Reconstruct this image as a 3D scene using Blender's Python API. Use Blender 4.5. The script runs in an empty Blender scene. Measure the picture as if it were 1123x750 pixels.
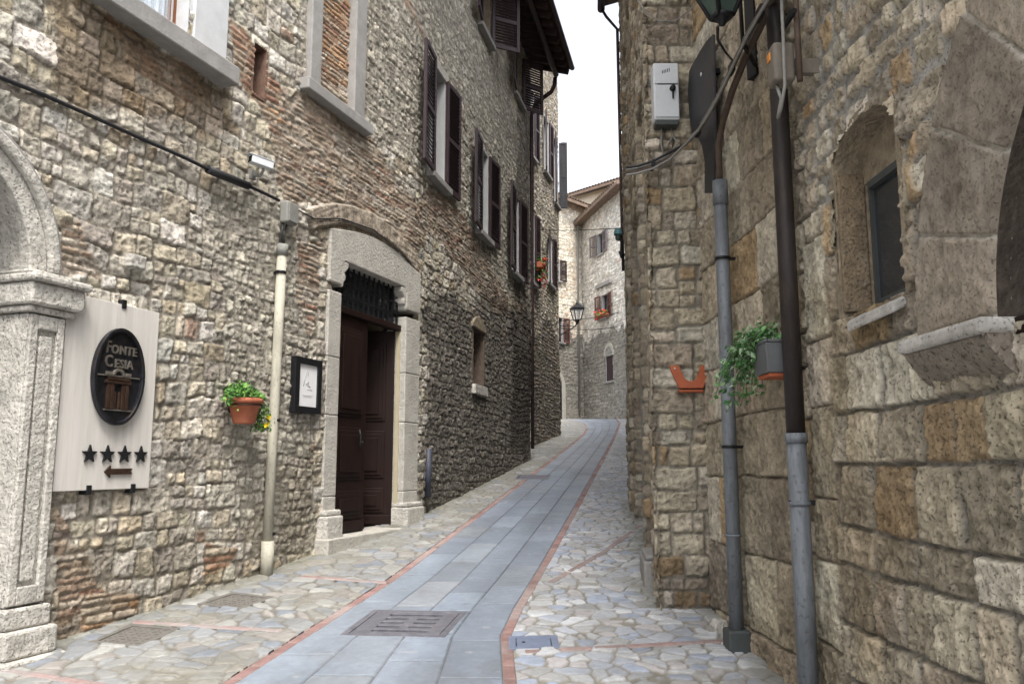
import bpy, bmesh, math, random
import numpy as np
from mathutils import Vector, Matrix

# ------------------------------------------------------------------ camera, sky, sun, exposure
SC = bpy.context.scene
COL = SC.collection
EYE = 1.7
FPX, CX, CY = 906.0, 561.5, 375.0          # focal length and centre of the photograph, in its pixels
PITCH = math.atan(132 / 906.0)
cam_d = bpy.data.cameras.new('camera')
cam_d.sensor_width = 36.0
cam_d.lens = FPX / 1123 * 36.0
cam_d.clip_end = 500
cam_d.clip_start = 0.05
cam = bpy.data.objects.new('camera', cam_d)
COL.objects.link(cam)
cam.location = (0, 0, EYE)
cam.rotation_euler = (math.pi / 2 + PITCH, 0, 0)
SC.camera = cam

SUN_EL, SUN_AZ = math.radians(60), math.radians(168)   # azimuth clockwise from +Y: behind the camera, to the right
world = bpy.data.worlds.new('World')
SC.world = world
world.use_nodes = True
wn, wl = world.node_tree.nodes, world.node_tree.links
wn.clear()
sky = wn.new('ShaderNodeTexSky')
sky.sky_type = 'NISHITA'
sky.sun_disc = False
sky.sun_elevation = SUN_EL
sky.sun_rotation = SUN_AZ
sky.dust_density = 4.0
sky.air_density = 1.0
hs = wn.new('ShaderNodeHueSaturation')
hs.inputs['Saturation'].default_value = 0.26
bg = wn.new('ShaderNodeBackground')
bg.inputs['Strength'].default_value = 0.15
wo = wn.new('ShaderNodeOutputWorld')
wl.new(sky.outputs[0], hs.inputs['Color'])
wl.new(hs.outputs[0], bg.inputs['Color'])
wl.new(bg.outputs[0], wo.inputs['Surface'])
sd = bpy.data.lights.new('sun', 'SUN')
sd.energy = 1.25
sd.angle = math.radians(18)
sd.color = (1.0, 0.95, 0.88)
sun = bpy.data.objects.new('sun', sd)
COL.objects.link(sun)
dirv = Vector((math.sin(SUN_AZ) * math.cos(SUN_EL), math.cos(SUN_AZ) * math.cos(SUN_EL), math.sin(SUN_EL)))
sun.rotation_euler = dirv.to_track_quat('Z', 'Y').to_euler()
sun.location = (0, 0, 30)
vs = SC.view_settings
vs.view_transform = 'Standard'
vs.look = 'None'
vs.gamma = 1
vs.use_curve_mapping = False
vs.exposure = 1.62
SC.cycles.max_bounces = 8
SC.cycles.diffuse_bounces = 5

R = random.Random(7)

# ------------------------------------------------------------------ the lie of the street
GY = [-30, 0, 5, 8, 12, 18, 22, 26, 32, 38, 45, 60, 120]
GZ = [-1.2, 0, .44, .705, 1.09, 1.70, 2.12, 2.56, 3.15, 3.65, 4.10, 4.4, 4.6]
_gy = np.linspace(-30, 120, 3001)
_gz = np.interp(_gy, GY, GZ)
_k = np.hanning(61); _k /= _k.sum()
_gzs = np.convolve(np.pad(_gz, 30, mode='edge'), _k, 'valid')
_gzs[:200] = _gz[:200]


def gz(Y):
    return np.interp(Y, _gy, _gzs)


def ray(u, v):
    x = (u - CX) / FPX
    y = (CY - v) / FPX
    return np.array([x, math.cos(PITCH) - y * math.sin(PITCH), math.sin(PITCH) + y * math.cos(PITCH)])


def ground_at(u, v):
    d = ray(u, v)
    t = np.linspace(0.5, 80, 40000)
    z = EYE + d[2] * t - gz(d[1] * t)
    i = int(np.argmax(z < 0))
    return d * t[i] + np.array([0, 0, EYE])


def at_depth(u, v, Y):
    d = ray(u, v)
    return d * (Y / d[1]) + np.array([0, 0, EYE])


# ------------------------------------------------------------------ noise in numpy
def vnoise(x, y, seed):
    tab = np.random.default_rng(seed).random((256, 256)).astype(np.float32)
    xi = np.floor(x).astype(np.int64); yi = np.floor(y).astype(np.int64)
    fx = x - xi; fy = y - yi
    fx = fx * fx * fx * (fx * (fx * 6 - 15) + 10)
    fy = fy * fy * fy * (fy * (fy * 6 - 15) + 10)
    x0 = xi & 255; x1 = (xi + 1) & 255; y0 = yi & 255; y1 = (yi + 1) & 255
    a = tab[x0, y0]; b = tab[x1, y0]; c = tab[x0, y1]; d = tab[x1, y1]
    return (a + (b - a) * fx) * (1 - fy) + (c + (d - c) * fx) * fy - 0.5


def fbm(x, y, seed, octv=3, gain=0.5):
    s = 0; a = 1.0
    for i in range(octv):
        s = s + a * vnoise(x * 2 ** i + 17.3 * i, y * 2 ** i + 9.1 * i, seed + i)
        a *= gain
    return s


def smooth(a, b, x):
    t = np.clip((x - a) / (b - a), 0, 1)
    return t * t * (3 - 2 * t)


# ------------------------------------------------------------------ tags and trees
def tag(o, label=None, cat=None, group=None, kind=None):
    if label: o['label'] = label
    if cat: o['category'] = cat
    if group: o['group'] = group
    if kind: o['kind'] = kind
    return o


def empty(name, loc, rz=0.0, label=None, cat=None, group=None):
    o = bpy.data.objects.new(name, None)
    o.empty_display_size = 0.2
    COL.objects.link(o)
    o.location = loc
    o.rotation_euler = (0, 0, rz)
    return tag(o, label, cat, group)


# ------------------------------------------------------------------ materials
MATS = {}


def nodes_of(name):
    m = bpy.data.materials.new(name)
    m.use_nodes = True
    nt = m.node_tree
    b = nt.nodes['Principled BSDF']
    return m, nt, b


def mat(name, col, rough=0.7, metal=0.0, var=0.25, scale=8.0, bump=0.15, bscale=60.0, bdist=0.003, spot=None, spot_amt=0.5, stretch=None, spec=0.3, coat=0.0, pit=0.0, pscale=50):
    """procedural material: base colour broken up by two noises, an optional second colour in blotches, and a bump"""
    if name in MATS: return MATS[name]
    m, nt, b = nodes_of(name)
    N, L = nt.nodes, nt.links
    tc = N.new('ShaderNodeTexCoord')
    src = tc.outputs['Object']
    if stretch:
        mp = N.new('ShaderNodeMapping'); mp.inputs['Scale'].default_value = stretch
        L.new(src, mp.inputs['Vector']); src = mp.outputs[0]
    n1 = N.new('ShaderNodeTexNoise'); n1.inputs['Scale'].default_value = scale; n1.inputs['Detail'].default_value = 6
    n1.inputs['Roughness'].default_value = 0.65
    L.new(src, n1.inputs['Vector'])
    r = N.new('ShaderNodeMapRange')
    r.inputs['From Min'].default_value = 0.25; r.inputs['From Max'].default_value = 0.75
    r.inputs['To Min'].default_value = 1 - var; r.inputs['To Max'].default_value = 1 + var
    L.new(n1.outputs['Fac'], r.inputs['Value'])
    mul = N.new('ShaderNodeVectorMath'); mul.operation = 'SCALE'
    mul.inputs[0].default_value = col
    L.new(r.outputs[0], mul.inputs['Scale'])
    out = mul.outputs[0]
    if spot:
        n2 = N.new('ShaderNodeTexNoise'); n2.inputs['Scale'].default_value = scale * 0.45; n2.inputs['Detail'].default_value = 8
        n2.inputs['Roughness'].default_value = 0.7
        L.new(src, n2.inputs['Vector'])
        cr = N.new('ShaderNodeMapRange'); cr.inputs['From Min'].default_value = 0.52; cr.inputs['From Max'].default_value = 0.68
        cr.inputs['To Max'].default_value = spot_amt
        L.new(n2.outputs['Fac'], cr.inputs['Value'])
        mx = N.new('ShaderNodeMix'); mx.data_type = 'RGBA'
        L.new(cr.outputs[0], mx.inputs['Factor']); L.new(out, mx.inputs['A']); mx.inputs['B'].default_value = (*spot, 1)
        out = mx.outputs['Result']
    pitout = None
    if pit:
        n4 = N.new('ShaderNodeTexNoise'); n4.inputs['Scale'].default_value = pscale; n4.inputs['Detail'].default_value = 4
        L.new(tc.outputs['Object'], n4.inputs['Vector'])
        pq = N.new('ShaderNodeMapRange'); pq.inputs['From Min'].default_value = 0.60; pq.inputs['From Max'].default_value = 0.68; pq.inputs['To Max'].default_value = pit
        L.new(n4.outputs['Fac'], pq.inputs['Value'])
        mx2 = N.new('ShaderNodeMix'); mx2.data_type = 'RGBA'
        L.new(pq.outputs[0], mx2.inputs['Factor']); L.new(out, mx2.inputs['A']); mx2.inputs['B'].default_value = (0.09, 0.085, 0.07, 1)
        out = mx2.outputs['Result']; pitout = pq.outputs[0]
    L.new(out, b.inputs['Base Color'])
    rr = N.new('ShaderNodeMapRange'); rr.inputs['To Min'].default_value = max(0.05, rough - 0.15); rr.inputs['To Max'].default_value = min(1, rough + 0.15)
    L.new(n1.outputs['Fac'], rr.inputs['Value']); L.new(rr.outputs[0], b.inputs['Roughness'])
    b.inputs['Metallic'].default_value = metal
    b.inputs['Specular IOR Level'].default_value = spec
    if coat: b.inputs['Coat Weight'].default_value = coat
    if bump:
        n3 = N.new('ShaderNodeTexNoise'); n3.inputs['Scale'].default_value = bscale; n3.inputs['Detail'].default_value = 5
        L.new(src, n3.inputs['Vector'])
        bp = N.new('ShaderNodeBump'); bp.inputs['Strength'].default_value = min(1, bump * 2); bp.inputs['Distance'].default_value = bdist
        hgt_ = n3.outputs['Fac']
        if pitout is not None:
            sb = N.new('ShaderNodeMath'); sb.operation = 'MULTIPLY_ADD'; L.new(pitout, sb.inputs[0]); sb.inputs[1].default_value = -1.2; L.new(hgt_, sb.inputs[2]); hgt_ = sb.outputs[0]
        L.new(hgt_, bp.inputs['Height']); L.new(bp.outputs[0], b.inputs['Normal'])
    MATS[name] = m
    return m


def masonry_mat(name, pit=0.5, bdist=0.006, var=0.35, fine=55.0, rough=0.92, spec=0.15):
    if name in MATS: return MATS[name]
    m, nt, b = nodes_of(name)
    N, L = nt.nodes, nt.links
    at = N.new('ShaderNodeAttribute'); at.attribute_name = 'stone_colour'
    tc = N.new('ShaderNodeTexCoord')
    n1 = N.new('ShaderNodeTexNoise'); n1.inputs['Scale'].default_value = 17; n1.inputs['Detail'].default_value = 9; n1.inputs['Roughness'].default_value = 0.72
    L.new(tc.outputs['Object'], n1.inputs['Vector'])
    r = N.new('ShaderNodeMapRange'); r.inputs['From Min'].default_value = 0.28; r.inputs['From Max'].default_value = 0.72
    r.inputs['To Min'].default_value = 1 - var; r.inputs['To Max'].default_value = 1 + var
    L.new(n1.outputs['Fac'], r.inputs['Value'])
    mul = N.new('ShaderNodeVectorMath'); mul.operation = 'SCALE'
    L.new(at.outputs['Color'], mul.inputs[0]); L.new(r.outputs[0], mul.inputs['Scale'])
    # pits and dark lichen specks
    n2 = N.new('ShaderNodeTexNoise'); n2.inputs['Scale'].default_value = fine; n2.inputs['Detail'].default_value = 6; n2.inputs['Roughness'].default_value = 0.6
    L.new(tc.outputs['Object'], n2.inputs['Vector'])
    pr = N.new('ShaderNodeMapRange'); pr.inputs['From Min'].default_value = 0.57; pr.inputs['From Max'].default_value = 0.70
    pr.inputs['To Max'].default_value = pit
    L.new(n2.outputs['Fac'], pr.inputs['Value'])
    mx = N.new('ShaderNodeMix'); mx.data_type = 'RGBA'
    L.new(pr.outputs[0], mx.inputs['Factor']); L.new(mul.outputs[0], mx.inputs['A']); mx.inputs['B'].default_value = (0.07, 0.06, 0.045, 1)
    L.new(mx.outputs['Result'], b.inputs['Base Color'])
    b.inputs['Roughness'].default_value = rough
    b.inputs['Specular IOR Level'].default_value = spec
    ad = N.new('ShaderNodeMath'); ad.operation = 'MULTIPLY_ADD'
    L.new(pr.outputs[0], ad.inputs[0]); ad.inputs[1].default_value = -1.1; L.new(n1.outputs['Fac'], ad.inputs[2])
    bp = N.new('ShaderNodeBump'); bp.inputs['Strength'].default_value = 1.0; bp.inputs['Distance'].default_value = bdist
    L.new(ad.outputs[0], bp.inputs['Height']); L.new(bp.outputs[0], b.inputs['Normal'])
    MATS[name] = m
    return m


M_RUBBLE = masonry_mat('rubble_stone', 0.4, 0.015, 0.32, 62)
M_TUFA = masonry_mat('pitted_ashlar', 0.5, 0.012, 0.36, 80)
M_VOUS = masonry_mat('voussoir_stone', 0.35, 0.010, 0.30, 95)
M_FAR = masonry_mat('far_stone', 0.35, 0.012, 0.3, 20)
M_FLAG = masonry_mat('flagstone', 0.12, 0.003, 0.22, 40, 0.56, 0.45)
M_SLAB = masonry_mat('road_slab', 0.12, 0.003, 0.16, 30, 0.52, 0.5)
M_DRESSED = mat('dressed_stone', (0.41, 0.39, 0.35), 0.88, var=0.2, scale=7, bump=0.45, bscale=35, bdist=0.012, spot=(0.26, 0.245, 0.215), spot_amt=0.5, pit=.4, pscale=65)
M_TRAV = mat('weathered_travertine', (0.45, 0.43, 0.39), 0.88, var=0.32, scale=9, bump=0.5, bscale=30, bdist=0.016, spot=(0.24, 0.235, 0.21), spot_amt=0.7, pit=.5, pscale=70)
M_BROWNSTONE = mat('brown_dressed_stone', (0.235, 0.195, 0.14), 0.92, var=0.45, scale=14, bump=0.5, bscale=42, bdist=0.018, spot=(0.13, 0.105, 0.075), spot_amt=0.6)
M_CORBEL = mat('pale_corbel_stone', (0.40, 0.385, 0.36), 0.9, var=0.35, scale=12, bump=0.4, bscale=45, bdist=0.007, spot=(0.16, 0.15, 0.14), spot_amt=0.6, pit=.6, pscale=80)
M_SILL = mat('grey_sill_stone', (0.27, 0.262, 0.25), 0.85, var=0.2, scale=6, bump=0.3, bscale=50, bdist=0.005, spot=(0.14, 0.13, 0.12), spot_amt=0.35)
M_PLASTER = mat('pale_grey_plaster', (0.52, 0.53, 0.54), 0.9, var=0.10, scale=4, bump=0.25, bscale=80, bdist=0.003, spot=(0.36, 0.36, 0.36), spot_amt=0.4)
M_REVEAL = mat('reveal_plaster', (0.37, 0.375, 0.37), 0.9, var=0.12, scale=4, bump=0.2, bscale=60)
M_DARKIN = mat('dark_interior', (0.012, 0.011, 0.010), 0.95, var=0.2, bump=0)
M_SHUT = mat('brown_shutter_paint', (0.040, 0.025, 0.029), 0.5, var=0.3, scale=10, bump=0.15, bscale=90, stretch=(1, 1, 0.3))
M_SHUTRED = mat('red_brown_shutter_paint', (0.11, 0.045, 0.04), 0.55, var=0.3, scale=10, bump=0.15)
M_SHUTGREY = mat('grey_shutter_paint', (0.16, 0.14, 0.15), 0.6, var=0.25, scale=10, bump=0.15)
M_DOOR = mat('dark_red_brown_door_wood', (0.013, 0.0055, 0.004), 0.6, var=0.45, scale=14, bump=0.2, bscale=50, stretch=(1, 1, 0.12), spec=0.18)
M_WINWOOD = mat('orange_brown_window_wood', (0.20, 0.07, 0.03), 0.45, var=0.3, scale=14, bump=0.1, stretch=(1, 1, 0.15))
M_BEAM = mat('dark_beam_wood', (0.045, 0.028, 0.024), 0.75, var=0.4, scale=9, bump=0.3, stretch=(1, 1, 0.4))
M_IRON = mat('black_iron', (0.018, 0.018, 0.02), 0.5, metal=0.4, var=0.3, scale=20, bump=0.2, bscale=80)
M_BRONZE = mat('dark_bronze', (0.035, 0.036, 0.042), 0.38, metal=0.75, var=0.5, scale=14, bump=0.3, bscale=50, spot=(0.07, 0.05, 0.035), spot_amt=0.6, spec=0.5)
M_BRONZEHI = mat('polished_bronze', (0.34, 0.31, 0.27), 0.35, metal=0.8, var=0.3, scale=30, bump=0.2)
M_RUST = mat('rusty_bronze', (0.055, 0.032, 0.022), 0.55, metal=0.5, var=0.4, scale=20, bump=0.3)
M_BOARD = mat('white_painted_board', (0.54, 0.515, 0.475), 0.75, var=0.15, scale=9, bump=0.3, bscale=24, stretch=(2.2, 2.2, 0.16), spot=(0.56, 0.53, 0.51), spot_amt=0.6)
M_BOARDEDGE = mat('reddish_board_edge', (0.19, 0.10, 0.095), 0.8, var=0.3, scale=20)
M_PIPECREAM = mat('cream_pipe_paint', (0.40, 0.38, 0.31), 0.65, var=0.28, scale=12, bump=0.3, bscale=26, bdist=.004, stretch=(1, 1, 0.2), spot=(0.22, 0.195, 0.15), spot_amt=0.7, pit=.4, pscale=45)
M_PIPEGREY = mat('galvanised_pipe', (0.165, 0.18, 0.198), 0.6, metal=0.3, var=0.42, scale=16, bump=0.35, bscale=26, bdist=.006, stretch=(1, 1, 0.22), spot=(0.085, 0.08, 0.075), spot_amt=0.75, pit=.45, pscale=40)
M_PIPEBROWN = mat('brown_black_pipe', (0.028, 0.023, 0.022), 0.55, metal=0.2, var=0.5, scale=14, bump=0.35, bscale=26, bdist=.005, stretch=(1, 1, 0.25), spot=(0.075, 0.05, 0.035), spot_amt=0.6)
M_CABLEB = mat('black_cable', (0.022, 0.022, 0.024), 0.55, var=0.3, scale=20, bump=0.1)
M_CABLEBR = mat('brown_cable', (0.085, 0.06, 0.045), 0.6, var=0.3, scale=20, bump=0.15)
M_CABLEG = mat('grey_cable', (0.22, 0.215, 0.20), 0.6, var=0.25, scale=20, bump=0.1)
M_GREYBOX = mat('pale_grey_box_plastic', (0.53, 0.55, 0.57), 0.5, var=0.10, scale=6, bump=0.08, spot=(0.36, 0.36, 0.35), spot_amt=0.45)
M_GREYDARK = mat('dark_grey_trim', (0.055, 0.062, 0.062), 0.6, var=0.2, scale=10, bump=0.1)
M_BOXTAN = mat('grey_brown_casing', (0.165, 0.145, 0.12), 0.65, var=0.3, scale=10, bump=0.15, spot=(0.09, 0.08, 0.065), spot_amt=0.6)
M_BOXGREY = mat('weathered_grey_casing', (0.22, 0.22, 0.20), 0.7, var=0.2, scale=10, bump=0.15, spot=(0.12, 0.12, 0.11), spot_amt=0.6)
M_ORANGE = mat('orange_lens', (0.55, 0.20, 0.03), 0.35, var=0.35, scale=25, bump=0)
M_TERRA = mat('terracotta', (0.33, 0.105, 0.055), 0.75, var=0.22, scale=8, bump=0.2, spot=(0.40, 0.18, 0.11), spot_amt=0.4)
M_TERRAORANGE = mat('orange_red_paint', (0.33, 0.085, 0.035), 0.6, var=0.25, scale=12, bump=0.2, spot=(0.19, 0.06, 0.03), spot_amt=0.5)
M_SOIL = mat('dark_soil', (0.03, 0.022, 0.016), 0.95, var=0.4, scale=30, bump=0.5)
M_PLANTER = mat('grey_planter_plastic', (0.105, 0.11, 0.115), 0.55, var=0.2, scale=10, bump=0.1)
M_PAPER = mat('paper', (0.72, 0.72, 0.72), 0.6, var=0.04, scale=4, bump=0)
M_INK = mat('pale_grey_ink', (0.36, 0.36, 0.38), 0.7, var=0.2, scale=40, bump=0)
M_METALPLATE = mat('worn_drain_iron', (0.17, 0.17, 0.195), 0.5, metal=0.4, var=0.35, scale=14, bump=0.3, bscale=70, spot=(0.25, 0.23, 0.25), spot_amt=0.5)
M_PLATEGREY = mat('grey_cover_iron', (0.17, 0.16, 0.145), 0.65, metal=0.3, var=0.25, scale=14, bump=0.3, bscale=70, spot=(0.11, 0.10, 0.09), spot_amt=0.5)
M_PLATEBLUE = mat('blue_grey_cover_iron', (0.17, 0.20, 0.28), 0.6, metal=0.2, var=0.2, scale=14, bump=0.25)
M_REDSTONE = masonry_mat('red_porphyry', 0.15, 0.003, 0.2, 30)
M_TILE = mat('roof_tile_clay', (0.185, 0.135, 0.105), 0.9, var=0.45, scale=5, bump=0.3)
M_GUTTER = mat('dark_copper_gutter', (0.05, 0.032, 0.032), 0.45, metal=0.3, var=0.3, scale=8, bump=0.1)
M_DARKSHEET = mat('dark_sheet_metal', (0.040, 0.040, 0.044), 0.55, metal=0.3, var=0.35, scale=5, bump=0.2, spot=(0.075, 0.06, 0.05), spot_amt=0.5)
M_GLASSDIRTY = mat('greenish_lantern_glass', (0.05, 0.075, 0.066), 0.25, var=0.25, scale=8, bump=0.05, spec=0.5)
M_CURTAIN = mat('blue_white_curtain', (0.52, 0.60, 0.68), 0.85, var=0.22, scale=10, bump=0.4, bscale=18, bdist=0.02, stretch=(3, 3, 0.6))
M_LEAFA = mat('fresh_green_leaf', (0.15, 0.30, 0.06), 0.5, var=0.5, scale=40, bump=0)
M_LEAFB = mat('ivy_leaf_green', (0.055, 0.16, 0.05), 0.45, var=0.45, scale=40, bump=0)
M_LEAFC = mat('ivy_leaf_pale_edge', (0.30, 0.42, 0.26), 0.5, var=0.3, scale=40, bump=0)
M_LEAFE = mat('bright_ivy_leaf', (0.12, 0.27, 0.09), 0.45, var=0.4, scale=40, bump=0)
M_LEAFD = mat('mid_green_leaf', (0.06, 0.16, 0.035), 0.5, var=0.5, scale=40, bump=0)
M_STEM = mat('green_stem', (0.09, 0.13, 0.05), 0.6, var=0.3, bump=0)
M_YELLOW = mat('yellow_petal', (0.75, 0.55, 0.02), 0.6, var=0.15, bump=0)
M_REDPETAL = mat('red_petal', (0.55, 0.035, 0.025), 0.55, var=0.3, bump=0)
M_TEAL = mat('teal_lamp_cap', (0.10, 0.22, 0.24), 0.5, var=0.3, bump=0.1)
M_WHITEDOOR = mat('pale_wood_boards', (0.55, 0.52, 0.48), 0.8, var=0.15, bump=0.15)
M_PALEPLASTER = mat('sunny_cream_plaster', (0.62, 0.55, 0.44), 0.9, var=0.15, scale=2, bump=0.2, spot=(0.5, 0.38, 0.27), spot_amt=0.5)
M_YELLOWWALL = mat('yellow_cream_wall', (0.40, 0.35, 0.24), 0.85, var=0.12, bump=0.1)


def glass_mat():
    m, nt, b = nodes_of('window_glass')
    N, L = nt.nodes, nt.links
    n = N.new('ShaderNodeTexNoise'); n.inputs['Scale'].default_value = 2.5
    r = N.new('ShaderNodeMapRange'); r.inputs['To Min'].default_value = 0.03; r.inputs['To Max'].default_value = 0.12
    L.new(n.outputs['Fac'], r.inputs['Value']); L.new(r.outputs[0], b.inputs['Roughness'])
    b.inputs['Base Color'].default_value = (0.03, 0.035, 0.04, 1)
    b.inputs['Specular IOR Level'].default_value = 0.6
    return m


M_GLASS = glass_mat()


def clear_glass():
    m, nt, b = nodes_of('clear_pane')
    b.inputs['Base Color'].default_value = (0.9, 0.95, 1, 1)
    b.inputs['Roughness'].default_value = 0.02
    b.inputs['Alpha'].default_value = 0.16
    n = nt.nodes.new('ShaderNodeTexNoise'); n.inputs['Scale'].default_value = 4
    bp = nt.nodes.new('ShaderNodeBump'); bp.inputs['Strength'].default_value = 0.05
    nt.links.new(n.outputs['Fac'], bp.inputs['Height']); nt.links.new(bp.outputs[0], b.inputs['Normal'])
    return m


M_CLEAR = clear_glass()


# ------------------------------------------------------------------ mesh builder (one builder -> ONE mesh object)
class MB:
    def __init__(self):
        self.v = []; self.f = []; self.sm = []; self.mi = []
        self.m = 0

    def _add(self, vs_, fs, smooth_=False):
        o = len(self.v)
        self.v.extend([tuple(p) for p in vs_])
        for f in fs:
            self.f.append([i + o for i in f]); self.sm.append(smooth_); self.mi.append(self.m)
        return self

    def box(self, x0, x1, y0, y1, z0, z1, M=None):
        p = [(x0, y0, z0), (x1, y0, z0), (x1, y1, z0), (x0, y1, z0), (x0, y0, z1), (x1, y0, z1), (x1, y1, z1), (x0, y1, z1)]
        if M is not None: p = [M @ Vector(q) for q in p]
        return self._add(p, [(0, 3, 2, 1), (4, 5, 6, 7), (0, 1, 5, 4), (1, 2, 6, 5), (2, 3, 7, 6), (3, 0, 4, 7)])

    def prism(self, poly, y0, y1, M=None):
        """polygon in local x-z, extruded along y"""
        n = len(poly)
        a = sum(poly[i][0] * poly[(i + 1) % n][1] - poly[(i + 1) % n][0] * poly[i][1] for i in range(n))
        if a < 0: poly = poly[::-1]
        p = [(x, y0, z) for x, z in poly] + [(x, y1, z) for x, z in poly]
        if M is not None: p = [M @ Vector(q) for q in p]
        fs = [tuple(range(n)), tuple(range(2 * n - 1, n - 1, -1))]
        fs += [((i + 1) % n, i, i + n, (i + 1) % n + n) for i in range(n)]
        return self._add(p, fs)

    def band(self, outer, inner, y0, y1):
        """open strip between two x-z polylines of equal length, extruded along y (arches, frames)"""
        n = len(outer)
        p = [(x, y0, z) for x, z in outer] + [(x, y0, z) for x, z in inner] + [(x, y1, z) for x, z in outer] + [(x, y1, z) for x, z in inner]
        fs = []
        for i in range(n - 1):
            fs += [(i, i + 1, n + i + 1, n + i), (2 * n + i, 3 * n + i, 3 * n + i + 1, 2 * n + i + 1),
                   (i + 1, i, 2 * n + i, 2 * n + i + 1), (n + i, n + i + 1, 3 * n + i + 1, 3 * n + i)]
        fs += [(0, n, 3 * n, 2 * n), (2 * n - 1, n - 1, 3 * n - 1, 4 * n - 1)]
        return self._add(p, fs)

    def tube(self, pts, r, seg=10, cap=True, smooth_=True):
        pts = [Vector(p) for p in pts]
        n = len(pts)
        rs = r if isinstance(r, (list, tuple)) else [r] * n
        T = []
        for i in range(n):
            t = pts[min(i + 1, n - 1)] - pts[max(i - 1, 0)]
            T.append(t.normalized())
        up = Vector((0, 0, 1)) if abs(T[0].z) < 0.9 else Vector((1, 0, 0))
        a = T[0].cross(up).normalized()
        vs_, fs = [], []
        for i in range(n):
            a = (a - T[i] * a.dot(T[i])).normalized()
            b = T[i].cross(a)
            for k in range(seg):
                q = 2 * math.pi * k / seg
                vs_.append(pts[i] + (a * math.cos(q) + b * math.sin(q)) * rs[i])
        for i in range(n - 1):
            for k in range(seg):
                k2 = (k + 1) % seg
                fs.append((i * seg + k, i * seg + k2, (i + 1) * seg + k2, (i + 1) * seg + k))
        self._add(vs_, fs, smooth_)
        if cap:
            o = len(self.v) - n * seg
            self.f.append([o + k for k in range(seg)][::-1]); self.sm.append(False); self.mi.append(self.m)
            self.f.append([o + (n - 1) * seg + k for k in range(seg)]); self.sm.append(False); self.mi.append(self.m)
        return self

    def lathe(self, prof, seg=24, c=(0, 0, 0), M=None, smooth_=True):
        vs_, fs = [], []
        n = len(prof)
        for (r, z) in prof:
            for k in range(seg):
                q = 2 * math.pi * k / seg
                vs_.append(Vector((c[0] + r * math.cos(q), c[1] + r * math.sin(q), c[2] + z)))
        if M is not None: vs_ = [M @ q for q in vs_]
        for i in range(n - 1):
            for k in range(seg):
                k2 = (k + 1) % seg
                fs.append((i * seg + k, i * seg + k2, (i + 1) * seg + k2, (i + 1) * seg + k))
        return self._add(vs_, fs, smooth_)

    def build(self, name, material, parent=None, loc=(0, 0, 0), rz=0.0, bevel=0.0, segs=2):
        me = bpy.data.meshes.new(name)
        me.from_pydata(self.v, [], self.f)
        me.polygons.foreach_set('use_smooth', self.sm)
        mats_ = material if isinstance(material, (list, tuple)) else [material]
        for q in mats_: me.materials.append(q)
        if len(mats_) > 1: me.polygons.foreach_set('material_index', self.mi)
        me.update()
        o = bpy.data.objects.new(name, me)
        COL.objects.link(o)
        o.location = loc
        o.rotation_euler = (0, 0, rz)
        if parent: o.parent = parent
        if bevel:
            bv = o.modifiers.new('bevel', 'BEVEL'); bv.width = bevel; bv.segments = segs; bv.limit_method = 'ANGLE'
            bv.angle_limit = math.radians(40)
        return o


def text_mesh(body, size, depth, bold=0.0):
    """lettering as (verts, faces) lying in x-z, facing -y"""
    cu = bpy.data.curves.new('lettering', 'FONT')
    cu.body = body; cu.size = size; cu.extrude = depth / 2; cu.offset = bold; cu.align_x = 'CENTER'; cu.space_character = 1.12
    cu.resolution_u = 3
    ob = bpy.data.objects.new('lettering', cu)
    COL.objects.link(ob)
    dg = bpy.context.evaluated_depsgraph_get()
    me = bpy.data.meshes.new_from_object(ob.evaluated_get(dg))
    v = [(p.co.x, -p.co.z, p.co.y) for p in me.vertices]
    f = [list(p.vertices) for p in me.polygons]
    bpy.data.objects.remove(ob); bpy.data.curves.remove(cu); bpy.data.meshes.remove(me)
    return v, f


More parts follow.
